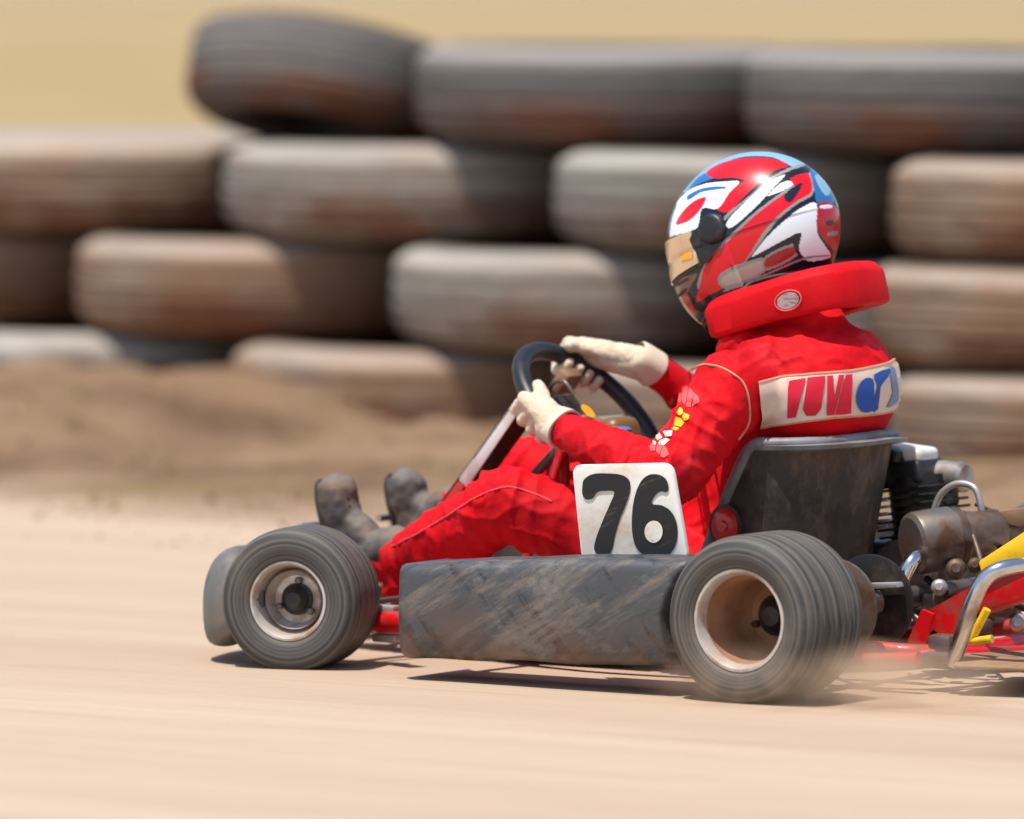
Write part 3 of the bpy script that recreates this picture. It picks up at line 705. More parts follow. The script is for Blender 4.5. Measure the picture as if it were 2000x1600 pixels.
# ---- engine and exhaust
EY = .22
en = bpy.data.objects.new('engine', None); COL.objects.link(en); en.parent = kart; en['_w'] = kart['_w']
def Pe(x, y, Y=EY): return P(x, y, Y)
rt = Matrix.Rotation(math.radians(-8), 3, 'Y')
ec = Pe(1800, 1010)
for k in range(9):
    c_ = Pe(1795+2*k, 952+15*k)
    obj('cooling_fin', box(c_, (.135-.004*abs(k-3), .15, .0055), rt, .0015, 1), MT['fin'], en, True, 30)
obj('cylinder', lathe([(-.09, .058), (.08, .058)], ec, rt @ Z, 32), MT['fin'], en)
objs('fin_tip', xs(*[box(P(1722+(k % 2)*3, 978+13*k, EY-.11), (.030, .008, .0055), rt, .0015, 1) for k in range(5)]), MT['alu'], en)
obj('cylinder_head', join(box(Pe(1775, 925), (.11, .11, .05), rt, .012, 3), lathe([(0, .045), (.035, .042), (.04, .03), (.04, .001)], Pe(1775, 920), rt @ Z, 32)), MT['black'], en)
obj('valve_cover', box(Pe(1779, 888), (.085, .08, .036), Matrix.Rotation(math.radians(5), 3, 'Y'), .012, 4), MT['white'], en)
obj('spark_plug', tube(T3(Pe(1748, 900, .16), Pe(1752, 880, .16)), .012, 12, 0), MT['black'], en)
obj('air_filter', lathe([(-.05, .001), (-.05, .024), (-.044, .030), (.044, .030), (.05, .024), (.05, .001)], P(1848, 930, .25), (1, -.15, .0), 32), MT['alu'], en)
obj('carburettor', box(P(1830, 968, .24), (.07, .06, .05), rt, .01, 3), MT['fin'], en)
obj('crankcase', join(box(Pe(1780, 1110), (.16, .14, .11), None, .02, 3), lathe([(0, .07), (.02, .065), (.025, .001)], P(1770, 1120, .14), (0, -1, 0), 36)), MT['steel'], en)
obj('fuel_hose', tube(T3(P(1822, 1005, .12), P(1838, 965, .12), P(1870, 945, .12), P(1905, 955, .12), P(1918, 1000, .12), P(1930, 1030, .12)), .0065), MT['alu'], en)
obj('throttle_cable', tube(T3(P(1905, 985, .14), P(1940, 1000, .14), P(1965, 1030, .14)), .004), MT['steel'], en)
for k_, (a_, b_, c_, r_) in enumerate([(P(1880, 1000, .05), P(1905, 1060, .02), P(1925, 1130, -.05), .005), (P(1810, 1130, -.02), P(1850, 1160, -.05), P(1900, 1150, -.08), .007), (P(1740, 1110, -.05), P(1765, 1180, -.1), P(1820, 1230, -.12), .005), (P(1935, 1040, .1), P(1965, 1080, .08), P(2005, 1090, .05), .006), (P(1830, 1185, -.05), P(1880, 1195, -.05), P(1940, 1175, -.05), .009), (P(1960, 1140, -.05), P(1990, 1180, -.05), P(2030, 1190, -.05), .010)]):
    obj('hose', tube([a_, b_, c_], r_, 10, 6), MT['fin' if k_ % 2 else 'steel'], en)
for x_, y_, Y_, r_ in ((1868, 1112, -.02, .020), (1835, 1148, -.06, .016), (1905, 1105, -.02, .014), (1965, 1150, .0, .022), (1990, 1218, -.02, .018), (1850, 1225, -.12, .012)):
    obj('fitting', lathe([(-.016, .001), (-.016, r_*.8), (-.010, r_), (.010, r_), (.016, r_*.8), (.018, r_*.5), (.026, r_*.45), (.026, .001)], P(x_, y_, Y_), (.5, -1, .2), 20), MT['alu' if y_ > 1140 else 'steel'], en)
obj('engine_mount', box((P(1790, 1185, .2).x, .2, .09), (.2, .18, .02), None, .004), MT['steel'], en)
MY = .0
ma, mb = P(1782, 1062, MY-.04), P(1955, 1035, MY+.12)
md = (mb-ma); ml = md.length; mdn = md.normalized()
ex = bpy.data.objects.new('exhaust', None); COL.objects.link(ex); ex.parent = kart; ex['_w'] = kart['_w']
obj('muffler', lathe([(-.004, .001), (-.004, .050), (.002, .058), (.01, .060), (ml*.42, .060), (ml*.46, .050), (ml*.50, .050), (ml*.52, .044), (ml*.95, .042), (ml, .036), (ml, .001)], ma, mdn, 48), MT['steel'], ex, True, 35)
sprg = []
for k in range(160):
    t = k/160*math.pi*2*12; a_, b_, g_ = basis(mdn); sprg.append(ma+mdn*(ml*.44+ml*.08*k/160)+(b_*math.cos(t)+g_*math.sin(t))*.056)
obj('exhaust_spring', tube(sprg, .0022, 5, 0), MT['steel'], ex)
obj('tail_pipe', tube(T3(P(1800, 1082, MY-.05), P(1784, 1092, MY-.11), P(1766, 1125, -.13), P(1757, 1160, -.13), P(1758, 1190, -.12), P(1772, 1212, -.10)), .0145, 16), MT['chrome'], ex)
obj('header_pipe', tube(T3(mb, mb+Vector((.03, .03, -.005)), P(2030, 1040, .2)), [.03, .026, .022], 16), MT['steel'], ex)
obj('heat_shield', prism([P(1938, 1000, .10), P(2040, 985, .10), P(2060, 1015, .10), P(1990, 1030, .1), P(1950, 1020, .10)], (0, .02, .0), .003), MT['tray'], ex)
obj('chain_guard', prism([P(1683, 1140, -.24), P(1748, 1138, -.24), P(1752, 1148, -.24), P(1690, 1152, -.24)], (0, .03, 0), .002), MT['alu'], kart)
# rear frame and bumper
rb = bpy.data.objects.new('rear_bumper', None); COL.objects.link(rb); rb.parent = kart; rb['_w'] = kart['_w']
obj('hoop', tube(T3(P(1858, 1300, -.30), P(1880, 1240, -.30), P(1898, 1180, -.30), P(1925, 1130, -.29), P(1970, 1108, -.26), P(2060, 1100, -.15), P(2300, 1090, .25)), .0155, 18), MT['chrome'], rb)
obj('upper_panel', prism([P(1908, 1096, -.20), P(1988, 1044, -.20), P(2060, 996, -.20), P(2080, 1045, -.20), P(2005, 1095, -.20), P(1920, 1136, -.20)], (.02, .04, 0), .006), MT['yellow'], rb)
obj('lower_panel', prism([P(1920, 1140, -.19), P(2010, 1096, -.19), P(2080, 1060, -.19), P(2080, 1140, -.19), P(2000, 1170, -.19), P(1905, 1200, -.19)], (.02, .03, 0), .004), MT['redframe'], rb)
obj('yellow_bracket', tube(T3(P(1928, 1190, -.24), P(1900, 1245, -.24), P(1902, 1252, -.24), P(1938, 1248, -.24)), .008, 10, 3), MT['yellow'], rb)
objs('lower_tube', xs(tube(T3(P(1690, 1291, -.34), P(1795, 1288, -.34)), .0145, 18, 0), tube(T3(P(1795, 1280, -.28), P(1900, 1276, -.2), P(2100, 1268, .1)), .012, 12, 2)), MT['redframe'], rb)
objs('gusset', xs(prism([P(1758, 1285, -.2), P(1800, 1190, -.2), P(1822, 1200, -.2), P(1800, 1285, -.2)], (0, .01, 0)), prism([P(1800, 1200, -.15), P(1905, 1140, -.15), P(1915, 1170, -.15), P(1850, 1260, -.15)], (0, .01, 0))), MT['redframe'], rb)
obj('undertray', prism([P(1868, 1284, -.27), P(1960, 1272, -.05), P(2100, 1268, .1), P(2120, 1300, -.1), P(2000, 1312, -.3), P(1862, 1306, -.33)], (0, 0, .006), .001), MT['tray'], rb)
objs('bracket', xs(box(P(1842, 1270, -.25), (.05, .04, .06), None, .01), box(P(1838, 1290, -.28), (.07, .03, .03), None, .008), box(P(1960, 1180, -.02), (.06, .05, .05), None, .012), box(P(1912, 1230, -.1), (.04, .05, .04), None, .008), box(P(1845, 1180, -.02), (.08, .06, .05), None, .015)), MT['steel'], rb)
obj('rear_hub_carrier', join(lathe([(-.03, .034), (.03, .034), (.03, .02)], (0, -.30, .153), Yv, 24), box((0, -.30, .10), (.05, .025, .08), None, .008)), MT['steel'], kart)
#SECTION_DRIVER
# ------------------------------------------------------------------ driver
drv = root('person', 'racing driver in a red suit, cream gloves and painted helmet, driving the go-kart', 'person', (SCX-.1, 0, .06))
shL = P(1432, 762, -.20); shR = Vector((shL.x+.01, .20, shL.z))
elL = P(1300, 935, -.33); wrL = P(1092, 836, -.195)
elR = P(1450, 850, .31); wrR = P(1262, 710, .125)
neck = P(1562, 640, 0); chest = P(1614, 762, 0); waist = P(1592, 900, 0); pelv = P(1515, 1075, 0)
hpL = P(1440, 1160, -.10); hpR = Vector((hpL.x, .10, hpL.z))
knL = P(990, 984, -.25); anL = P(790, 1100, -.17)
knR = P(1034, 922, .11); anR = P(862, 1026, .11)
hL = P(742, 1100, -.165)
ry = lambda d: Matrix.Rotation(math.radians(d), 3, 'Y')
caps = [
    (shL, .078, elL*.45+shL*.55+Vector((0, 0, .004)), .066), (elL*.45+shL*.55, .066, elL, .056), (elL, .056, (elL*.5+wrL*.5), .050), ((elL*.5+wrL*.5), .050, wrL, .030),
    (shR, .078, elR, .058), (elR, .056, wrR, .029),
    (hpL, .076, (hpL+knL)/2+Vector((0, .02, .0)), .078), ((hpL+knL)/2+Vector((0, .02, .0)), .085, knL, .070), (knL, .069, (knL+anL)/2+Vector((0, 0, -.008)), .066), ((knL+anL)/2+Vector((0, 0, -.004)), .064, anL, .052), (anL, .050, hL, .040),
    (hpR+Vector((0, 0, .02)), .085, knR, .070), (knR, .068, (knR+anR)/2, .058), ((knR+anR)/2, .058, anR, .045),
    (P(775, 1090, -.2), .034, P(768, 1160, -.2), .022),
    (neck, .088, chest, .11), (pelv, .115, waist, .115), (P(1530, 870, -.02), .115, P(1430, 1050, -.01), .115), (P(1500, 760, -.02), .09, P(1500, 900, -.02), .11), (neck+Vector((.0, 0, -.035)), .08, shL+Vector((.02, .03, .005)), .07), (neck+Vector((.0, 0, -.035)), .08, shR+Vector((.02, -.03, .005)), .07)]
ells = [(chest, (.125, .185, .135), ry(12)), (chest+Vector((-.06, 0, -.02)), (.12, .175, .12), ry(10)), (waist+Vector((-.03, 0, 0)), (.105, .145, .13), ry(0)), ((chest+neck)/2+Vector((.015, 0, -.005)), (.125, .165, .085), ry(15)), (pelv, (.125, .135, .09), None), (P(1465, 680, -.06), (.06, .07, .05), None)]
bd = blob(caps, ells, .0055, 9)
def fold(v, c, ax, sig, k, amp, seed):
    d = v-c; r2 = d.length_squared/(sig*sig)
    if r2 > 6: return 0
    u = d.dot(ax)*k+2.4*mn.noise(v*9+Vector((seed, 0, 0)))
    w = math.sin(u); w = (1-abs(w))**1.6
    return amp*math.exp(-r2)*(w-.35)*(.5+.9*abs(mn.noise(v*7+Vector((0, seed, 0)))))
faL = (wrL-elL).normalized(); uaL = (elL-shL).normalized(); thL = (knL-hpL).normalized(); shn = (anL-knL).normalized(); thR = (knR-hpR).normalized(); snR = (anR-knR).normalized()
FO = [(elL, (faL+uaL*.3).normalized(), .10, 95, .013, 1), ((elL+wrL)/2, faL, .09, 85, .010, 2), (wrL, faL, .05, 110, .006, 3), (shL, (uaL+Vector((0, 0, .6))).normalized(), .10, 70, .008, 4), ((shL+elL)/2, uaL, .09, 75, .009, 5),
      (knL, (thL+shn).normalized(), .10, 80, .011, 6), ((knL+anL)/2, shn, .12, 60, .010, 7), (anL, shn, .06, 100, .010, 8), ((knL+hpL)/2, thL, .14, 50, .009, 9), (knR, thR, .12, 65, .009, 10), ((knR+anR)/2, snR, .12, 60, .010, 11),
      (chest, Vector((.3, .3, 1)).normalized(), .18, 42, .006, 12), (P(1500, 760, -.18), Vector((.8, 0, .6)), .10, 70, .008, 13), (elR, (wrR-elR).normalized(), .12, 80, .008, 14), (P(1470, 690, -.15), Vector((-.5, .2, .8)).normalized(), .11, 60, .007, 15)]
PX0 = P(1480, 800, -.2).x; PZ0 = P(1620, 780, 0).z
def wr(v):
    a_ = .006*mn.noise(v*6)+.0035*mn.noise(v*15+Vector((3, 3, 3)))
    n1 = mn.noise(Vector((v.x*14+v.z*8, v.y*10, v.z*20-v.x*8))); a_ += .006*((1-abs(n1)*2)**3 if abs(n1) < .5 else 0)*.8
    for f in FO: a_ += 1.45*fold(v, *f)
    k_ = max(0, min(1, (v.x-PX0+.03)/.04))*max(0, min(1, (.085-abs(v.z-PZ0))/.02))
    return a_*(1-.9*k_)
bdw = wrinkle(bd, wr)
body = obj('race_suit', bdw, MT['suit'], drv, True, 180)
bt = tree(body)
# seams and printed patches
def c3(l): return [(1250+x/3.333, 600+y/3.333) for x, y in l]
obj('piping', (strip(bt, c3([(312, 424), (360, 396), (430, 375), (540, 400), (640, 460), (690, 530), (712, 640), (705, 760), (640, 860)]), .0022, .001)), MT['seam'], body)
obj('leg_seam', strip(bt, [(765, 1068), (820, 1040), (880, 1004), (930, 972), (985, 952), (1030, 960), (1078, 980)], .0016, .001), MT['pink'], body)
bp_ = c3([(762, 495), (900, 462), (1100, 440), (1300, 425), (1480, 400), (1600, 368), (1672, 335), (1700, 450), (1722, 560), (1728, 645), (1600, 680), (1450, 700), (1250, 715), (1000, 745), (790, 778), (775, 650)])
pto = obj('back_patch', decal(bt, bp_, .006), MT['patch'], body)
pt2 = BVHTree.FromPolygons([v.co+Vector(pto['_w']) for v in pto.data.vertices], [tuple(p.vertices) for p in pto.data.polygons])
edge = bp_[:7]; edge2 = bp_[9:15]
objs('patch_border', xs(strip(bt, edge, .0026, .005), strip(bt, edge2, .0026, .005)), MT['seam'], pto)
reds = [[(975, 480), (1080, 462), (1070, 500), (1015, 715), (960, 722), (1010, 520), (965, 528)], [(1090, 460), (1130, 456), (1105, 620), (1120, 650), (1140, 640), (1165, 452), (1205, 448), (1178, 660), (1142, 704), (1082, 706), (1060, 664)],
        [(1216, 448), (1254, 446), (1262, 596), (1290, 444), (1326, 442), (1262, 700), (1214, 704)], [(1336, 441), (1378, 438), (1370, 690), (1332, 696), (1336, 612), (1312, 614), (1302, 698), (1268, 700)]]
blues = [[(1440, 480), (1490, 460), (1520, 500), (1510, 640), (1500, 678), (1440, 680), (1405, 620), (1410, 540)], [(1520, 440), (1620, 400), (1612, 450), (1560, 520), (1545, 660), (1500, 668), (1540, 520), (1528, 490)]]
mauve = [[(1622, 410), (1652, 395), (1668, 470), (1680, 600), (1640, 638), (1600, 650), (1640, 560)]]
objs('patch_lettering', xs(*[decal(pt2, c3(q), .0025, 0) for q in reds]), MT['pred'], pto, label='red slanted lettering')
objs('patch_lettering', xs(*[decal(pt2, c3(q), .0025, 2) for q in blues]), MT['pblue'], pto, label='blue lettering')
objs('patch_lettering', xs(*[decal(pt2, c3(q), .0022, 2) for q in mauve]), MT['pmauve'], pto, label='faded blue corner')
PK = [[(276, 520), (300, 512), (318, 524), (296, 640), (272, 610)], [(322, 526), (340, 536), (352, 560), (330, 652), (300, 648)], [(354, 560), (378, 580), (388, 618), (360, 634), (340, 650), (346, 600)], [(258, 560), (270, 560), (266, 630), (250, 612)],
      [(58, 906), (84, 888), (108, 880), (100, 936), (72, 938)], [(112, 884), (138, 872), (150, 900), (128, 960), (106, 944)], [(152, 900), (176, 922), (192, 960), (160, 982), (132, 972)], [(190, 612), (212, 588), (226, 604), (196, 640)]]
objs('sleeve_print', [decal(bt, c3(q_), .0012, 0, 5) for q_ in PK], MT['pink'], body)
objs('sleeve_print', [decal(bt, c3(q_), .0014, 0, 5) for q_ in ([(258, 655), (276, 660), (282, 690), (262, 706), (240, 690)], [(288, 690), (322, 704), (316, 730), (290, 742), (276, 716)], [(236, 712), (270, 726), (290, 752), (268, 782), (222, 770)], [(226, 778), (258, 790), (238, 806), (206, 794)])], MT['pyel'], body, label='yellow sleeve emblem')
objs('sleeve_print', [decal(bt, c3(q_), .0014, 0, 5) for q_ in ([(98, 842), (132, 818), (146, 848), (120, 868)], [(150, 812), (212, 804), (206, 838), (168, 842)], [(132, 868), (170, 850), (196, 864), (158, 900), (118, 894)], [(84, 872), (108, 876), (104, 898), (88, 890)])], MT['pwhite'], body, label='white sleeve emblem')
# neck collar (padded neck brace)
CC = P(1553, 588, 0); cp = math.radians(17)
cu = Vector((-math.sin(cp)*.9, 0, math.cos(cp))).normalized(); cf = Vector((-math.cos(cp), 0, -math.sin(cp)*.9)).normalized(); cf = (cf-cu*cf.dot(cu)).normalized()
def collar():
    V = []; Fc = []; n = 84; A = math.radians(143)
    sec = [(-.030, -.038), (-.026, -.041), (.024, -.043), (.031, -.040), (.034, -.033), (.034, .016), (.032, .023), (.019, .038), (.013, .041), (-.026, .041), (-.030, .036)]
    m = len(sec)
    for i in range(n+1):
        f = -A+2*A*i/n
        rx, ry_ = .137, .112; ff = f
        sq = 1/(abs(math.cos(f))**4+abs(math.sin(f))**4)**(1/4); rx *= sq; ry_ *= sq*.97
        c_ = CC-cf*(rx*math.cos(f))+Vector((0, 1, 0))*(ry_*math.sin(f))
        out = (-cf*math.cos(f)*ry_+Vector((0, 1, 0))*math.sin(f)*rx).normalized()
        e_ = min(1, (1-abs(f)/A)*9); e_ = .45+.55*math.sqrt(1-(1-e_)**2)
        for (o_, z) in sec:
            q = c_+out*o_*e_*(.9)+cu*z*(e_)*(.96+.04*math.cos(f)); q += out*.0035*mn.noise(q*14)+cu*.003*mn.noise(q*11+Vector((5, 0, 0)))
            V.append(q)
    for i in range(n):
        for j in range(m):
            k = (j+1) % m; Fc.append((i*m+j, i*m+k, (i+1)*m+k, (i+1)*m+j))
    Fc.append(tuple(range(m))); Fc.append(tuple(n*m+j for j in range(m)))
    return V, Fc
co = obj('neck_brace', collar(), MT['collar'], drv, True, 24)
cb = tree(co)
def ellp(cx, cy, rx, ry_, rot, n=20):
    c_, s_ = math.cos(rot), math.sin(rot); return [(cx+rx*math.cos(t)*c_-ry_*math.sin(t)*s_, cy+rx*math.cos(t)*s_+ry_*math.sin(t)*c_) for t in [2*math.pi*k/n for k in range(n)]]
obj('badge', decal(cb, ellp(1540, 587, 22, 16, -.35), .003), MT['badge'], co)
obj('badge_ring', strip(cb, ellp(1540, 587, 26, 19, -.35)+ellp(1540, 587, 26, 19, -.35)[:1], .0018, .002), MT['pink'], co)
obj('strap_clip', box(P(1424, 631, -.10), (.042, .01, .016), Matrix.Rotation(.35, 3, 'Y'), .005, 3), MT['lip'], co)
obj('suit_neck', tube([neck-Z*.05, neck+Vector((-.02, 0, .03)), P(1510, 560, 0)], [.085, .075, .065], 32), MT['collar'], body)
# ---- helmet
HC = P(1474, 462, 0); hp = math.radians(20)
hu = Vector((-math.sin(hp), 0, math.cos(hp))); hf = Vector((-math.cos(hp), 0, -math.sin(hp))); hl = Vector((0, -1, 0))
# slight turn of the head towards the camera side
hy = Matrix.Rotation(math.radians(4), 3, hu); hf = hy @ hf; hl = hy @ hl
A_, B_, C_ = .178, .130, .162
def hr(d):                                            # d unit in (f, l, u) -> radius
    f, l, u = d
    r = 1/math.sqrt((f/A_)**2+(l/B_)**2+(u/C_)**2)
    if u < 0:
        b = 1+.20*max(0, f)*min(1, -u*1.6)            # chin bar
        sq_ = 1+.10*min(1, -u*1.5)*(1-abs(f))
        r *= b*sq_
        if f < 0: r *= 1-.06*min(1, -u*1.5)
    else: r *= 1+.02*abs(l)
    return r
BOT = -.128
def hpos(d, off=0):
    r = hr(d)+off; f, l, u = d[0]*r, d[1]*r, d[2]*r
    lim = BOT-.030*max(0, f/A_)
    if u < lim: k = lim/u; f *= k**.55; l *= k**.55; u = lim
    return HC+hf*f+hl*l+hu*u
def hdir(v):
    w = v-HC; return Vector((w.dot(hf), w.dot(hl), w.dot(hu))).normalized()
def hchart(d, mirror=True):
    f, l, u = d
    if mirror and l < 0 and not (f < 0 and l > -.6): l = -l
    rho = math.acos(max(-1, min(1, l))); q = math.hypot(f, u) or 1e-9
    return rho*f/q, rho*u/q
n1, n2 = 300, 420
HV = []; HF = []; HD = []
for i in range(n1+1):
    th = math.pi*(i/n1)
    for j in range(n2):
        t = 2*math.pi*j/n2; d = (math.sin(th)*math.cos(t), math.sin(th)*math.sin(t), math.cos(th)); HD.append(d); HV.append(hpos(d))
for i in range(n1):
    for j in range(n2): HF.append((i*n2+j, i*n2+(j+1) % n2, (i+1)*n2+(j+1) % n2, (i+1)*n2+j))
hb = BVHTree.FromPolygons(HV, HF)
def c1(l): return [(1250+x/3.556, 250+y/3.556) for x, y in l]
RED, WHT, NAV, BLU, PAL, GRY, BRN, CRM = (206, 8, 26), (222, 228, 232), (20, 22, 34), (44, 100, 156), (130, 168, 190), (140, 136, 134), (120, 84, 64), (176, 10, 40)
paint = [
 (PAL, [(300, 440), (380, 340), (520, 240), (700, 165), (900, 150), (1100, 215), (1230, 310), (1170, 310), (1060, 250), (960, 212), (830, 196), (690, 206), (540, 260), (430, 340), (350, 430)]),  # pale blue sheen along the crown, put into the paint
 (BLU, [(320, 450), (380, 365), (455, 315), (505, 350), (400, 392), (350, 430)]),
 (RED, [(460, 310), (560, 245), (700, 212), (850, 205), (960, 225), (1035, 262), (930, 300), (820, 385), (700, 500), (610, 585), (530, 560), (580, 490), (650, 420), (710, 365), (650, 345), (520, 350)]),
 (NAV, [(380, 410), (500, 360), (640, 345), (720, 360), (700, 378), (600, 372), (480, 382), (380, 430)]),
 (WHT, [(150, 760), (185, 660), (240, 540), (330, 440), (450, 388), (600, 372), (690, 374), (620, 450), (540, 560), (430, 560), (400, 700), (290, 735)]),
 (BLU, [(330, 470), (430, 420), (560, 405), (600, 420), (520, 430), (420, 450), (340, 500)]),
 (RED, [(250, 670), (290, 590), (370, 510), (460, 482), (410, 580), (330, 650)]),
 (GRY, [(590, 610), (760, 470), (900, 350), (1040, 275), (1190, 240), (1190, 262), (1060, 295), (920, 372), (790, 490), (620, 640)]),
 (NAV, [(612, 620), (770, 480), (910, 365), (1060, 290), (1190, 262), (1200, 300), (1100, 340), (1000, 420), (880, 520), (760, 640), (600, 780), (560, 830), (520, 760)]),
 (WHT, [(618, 630), (700, 545), (830, 425), (940, 350), (1010, 325), (930, 410), (850, 500), (760, 590), (640, 690), (600, 680)]),
 (WHT, [(905, 450), (985, 380), (1080, 362), (1160, 362), (1060, 400), (980, 440), (890, 475)]),
 (GRY, [(480, 880), (620, 750), (780, 600), (950, 470), (1060, 395), (1150, 340), (1195, 330), (1200, 460), (1090, 530), (960, 640), (850, 780), (760, 900), (650, 1000), (400, 1120)]),
 (RED, [(440, 980), (500, 890), (640, 760), (790, 615), (960, 485), (1070, 410), (1040, 355), (1150, 312), (1182, 340), (1190, 445), (1080, 515), (955, 615), (850, 735), (760, 880), (690, 965), (570, 1015), (590, 1100), (480, 1160), (390, 1210), (420, 1080)]),
 (NAV, [(1000, 470), (1080, 400), (1130, 385), (1090, 460), (1040, 520)]),
 (WHT, [(780, 885), (900, 740), (1030, 622), (1120, 555), (1228, 525), (1228, 720), (1315, 860), (1310, 905), (1170, 925), (1100, 860), (1118, 730), (1000, 778), (830, 870)]),
 (BLU, [(1180, 290), (1240, 320), (1320, 430), (1345, 525), (1235, 522), (1212, 440), (1195, 350)]),
 (PAL, [(1215, 330), (1260, 340), (1320, 440), (1290, 470), (1240, 400)]),
 (CRM, [(1245, 528), (1340, 530), (1410, 650), (1420, 760), (1360, 850), (1300, 800), (1232, 700)]),
 (WHT, [(1255, 540), (1330, 535), (1330, 555), (1260, 560)]), (NAV, [(1290, 650), (1340, 640), (1345, 670), (1300, 680)]), (GRY, [(1300, 730), (1370, 715), (1365, 745), (1310, 750)]),
 (GRY, [(560, 1010), (848, 900), (865, 1005), (600, 1120)]),
 ((168, 156, 144), [(580, 1032), (835, 925), (848, 995), (608, 1095)]),
 (GRY, [(868, 895), (1060, 805), (1090, 890), (880, 992)]),
 ((150, 24, 30), [(880, 905), (1050, 825), (1070, 882), (888, 972)]),
 (NAV, [(1060, 790), (1100, 740), (1110, 860), (1160, 915), (1100, 890)]),
 (BRN, [(130, 1050), (330, 1030), (400, 1010), (340, 1120), (330, 1200), (400, 1290), (300, 1340), (200, 1230)]),
 ((170, 30, 40), [(300, 1150), (340, 1180), (380, 1260), (330, 1290)]),
 (GRY, [(600, 1118), (860, 1018), (1130, 903), (1300, 880), (1300, 893), (1130, 918), (860, 1032), (610, 1132)]),
]
def inpoly(px, py, poly):
    ins = np.zeros(px.shape, bool); n = len(poly)
    for i in range(n):
        x1, y1 = poly[i]; x2, y2 = poly[(i+1) % n]
        c_ = ((y1 > py) != (y2 > py)) & (px < (x2-x1)*(py-y1)/((y2-y1) or 1e-12)+x1); ins ^= c_
    return ins
ch_ = np.array([hchart(d) for d in HD]); cols = np.tile(np.array(s2l(NAV)), (len(HV), 1))
# painted sheen carried along the crown for the part the outline does not reach
hdn = np.array(HD); 
crown = (hdn[:, 2] > .2) & (np.abs(hdn[:, 1]) < .22); cols[crown] = s2l(PAL)
for colr, poly in paint:
    pts = catmull([Vector((x, y, 0)) for x, y in c1(poly)], 4, True); cp_ = []
    for q in pts:
        r = ray(q.x, q.y).normalized(); h = hb.ray_cast(CAM, r)
        if h[0] is None:
            t = (HC-CAM).dot(r); w = CAM+r*t; d = hdir(w)
        else: d = hdir(h[0])
        cp_.append(hchart(d, False))
    cols[inpoly(ch_[:, 0], ch_[:, 1], cp_)] = s2l(colr)
hm = obj('helmet', (HV, HF), MT['helm'], drv, True, 180)
me = hm.data; ca = me.color_attributes.new('paint', 'FLOAT_COLOR', 'POINT'); 
if len(me.vertices) == len(cols): ca.data.foreach_set('color', cols.astype(np.float32).ravel())
# visor
def shellpatch(t0, t1, u0, u1, off, n=40, m=16, thk=.004):
    V = []; Fc = []
    for j in range(m+1):
        for i in range(n+1):
            t = math.radians(t0+(t1-t0)*i/n); u = u0+(u1-u0)*j/m
            V.append(hpos(Vector((math.cos(t), math.sin(t), u)).normalized(), off))
    k = n+1
    for j in range(m):
        for i in range(n): Fc.append((j*k+i, j*k+i+1, (j+1)*k+i+1, (j+1)*k+i))
    nn = len(V); ce = HC
    V += [v-(v-ce).normalized()*thk for v in V[:]]
    F2 = [tuple(nn+i for i in reversed(f)) for f in Fc]
    for i in range(n): F2 += [(i, nn+i, nn+i+1, i+1), (m*k+i, m*k+i+1, nn+m*k+i+1, nn+m*k+i)]
    for j in range(m): F2 += [(j*k, (j+1)*k, nn+(j+1)*k, nn+j*k), (j*k+n, nn+j*k+n, nn+(j+1)*k+n, (j+1)*k+n)]
    return V, Fc+F2
vis = obj('visor', shellpatch(-61, 61, -.20, .25, .0045), MT['visor'], hm, True, 60)
obj('eye_port_seal', shellpatch(-68, 68, -.25, .255, .0015, thk=.006), MT['black'], hm, True, 60)
vb = tree(vis)
obj('sticker', decal(vb, [(1330, 496), (1352, 492), (1353, 505), (1332, 509)], .0015, 0, 4), MT['orange'], vis)
def hplace(px, py): 
    h = hb.ray_cast(CAM, ray(px, py).normalized()); return h[0], h[1]
pvp, pvn = hplace(1391, 447)
if pvn.dot(FW) > 0: pvn = -pvn
for sgn in (1, -1):
    q = pvp.copy(); nn = pvn.copy()
    if sgn < 0:
        dd = hdir(pvp); q = hpos((dd.x, -dd.y, dd.z)); nn = (q-HC).normalized()
    obj('visor_pivot', lathe([(-.006, .030), (.004, .030), (.009, .027), (.011, .020), (.012, .001)], q, nn, 40), MT['grip'], hm, True, 50)
obj('visor_arm', decal(hb, [(1350, 468), (1372, 440), (1410, 450), (1408, 478), (1392, 500), (1380, 516), (1368, 500)], .005, 2, 6), MT['grip'], hm)
obj('bottom_trim', tube([hpos(Vector((math.cos(t), math.sin(t)*1, -.95)).normalized(), .002)+hu*.004 for t in [2*math.pi*k/48 for k in range(48)]], .005, 8, 2, True), MT['black'], hm)
objs('chin_vent', xs(*[decal(hb, c1(q), .003, 0, 6) for q in ([(215, 1100), (330, 1040), (335, 1055), (225, 1118)], [(240, 1180), (320, 1110), (322, 1126), (250, 1200)])]), MT['black'], hm)
obj('chin_strap', tube(T3(P(1395, 612, -.09), P(1380, 640, -.07), P(1410, 648, -.06), P(1440, 632, -.09)), .005), MT['fin'], hm)
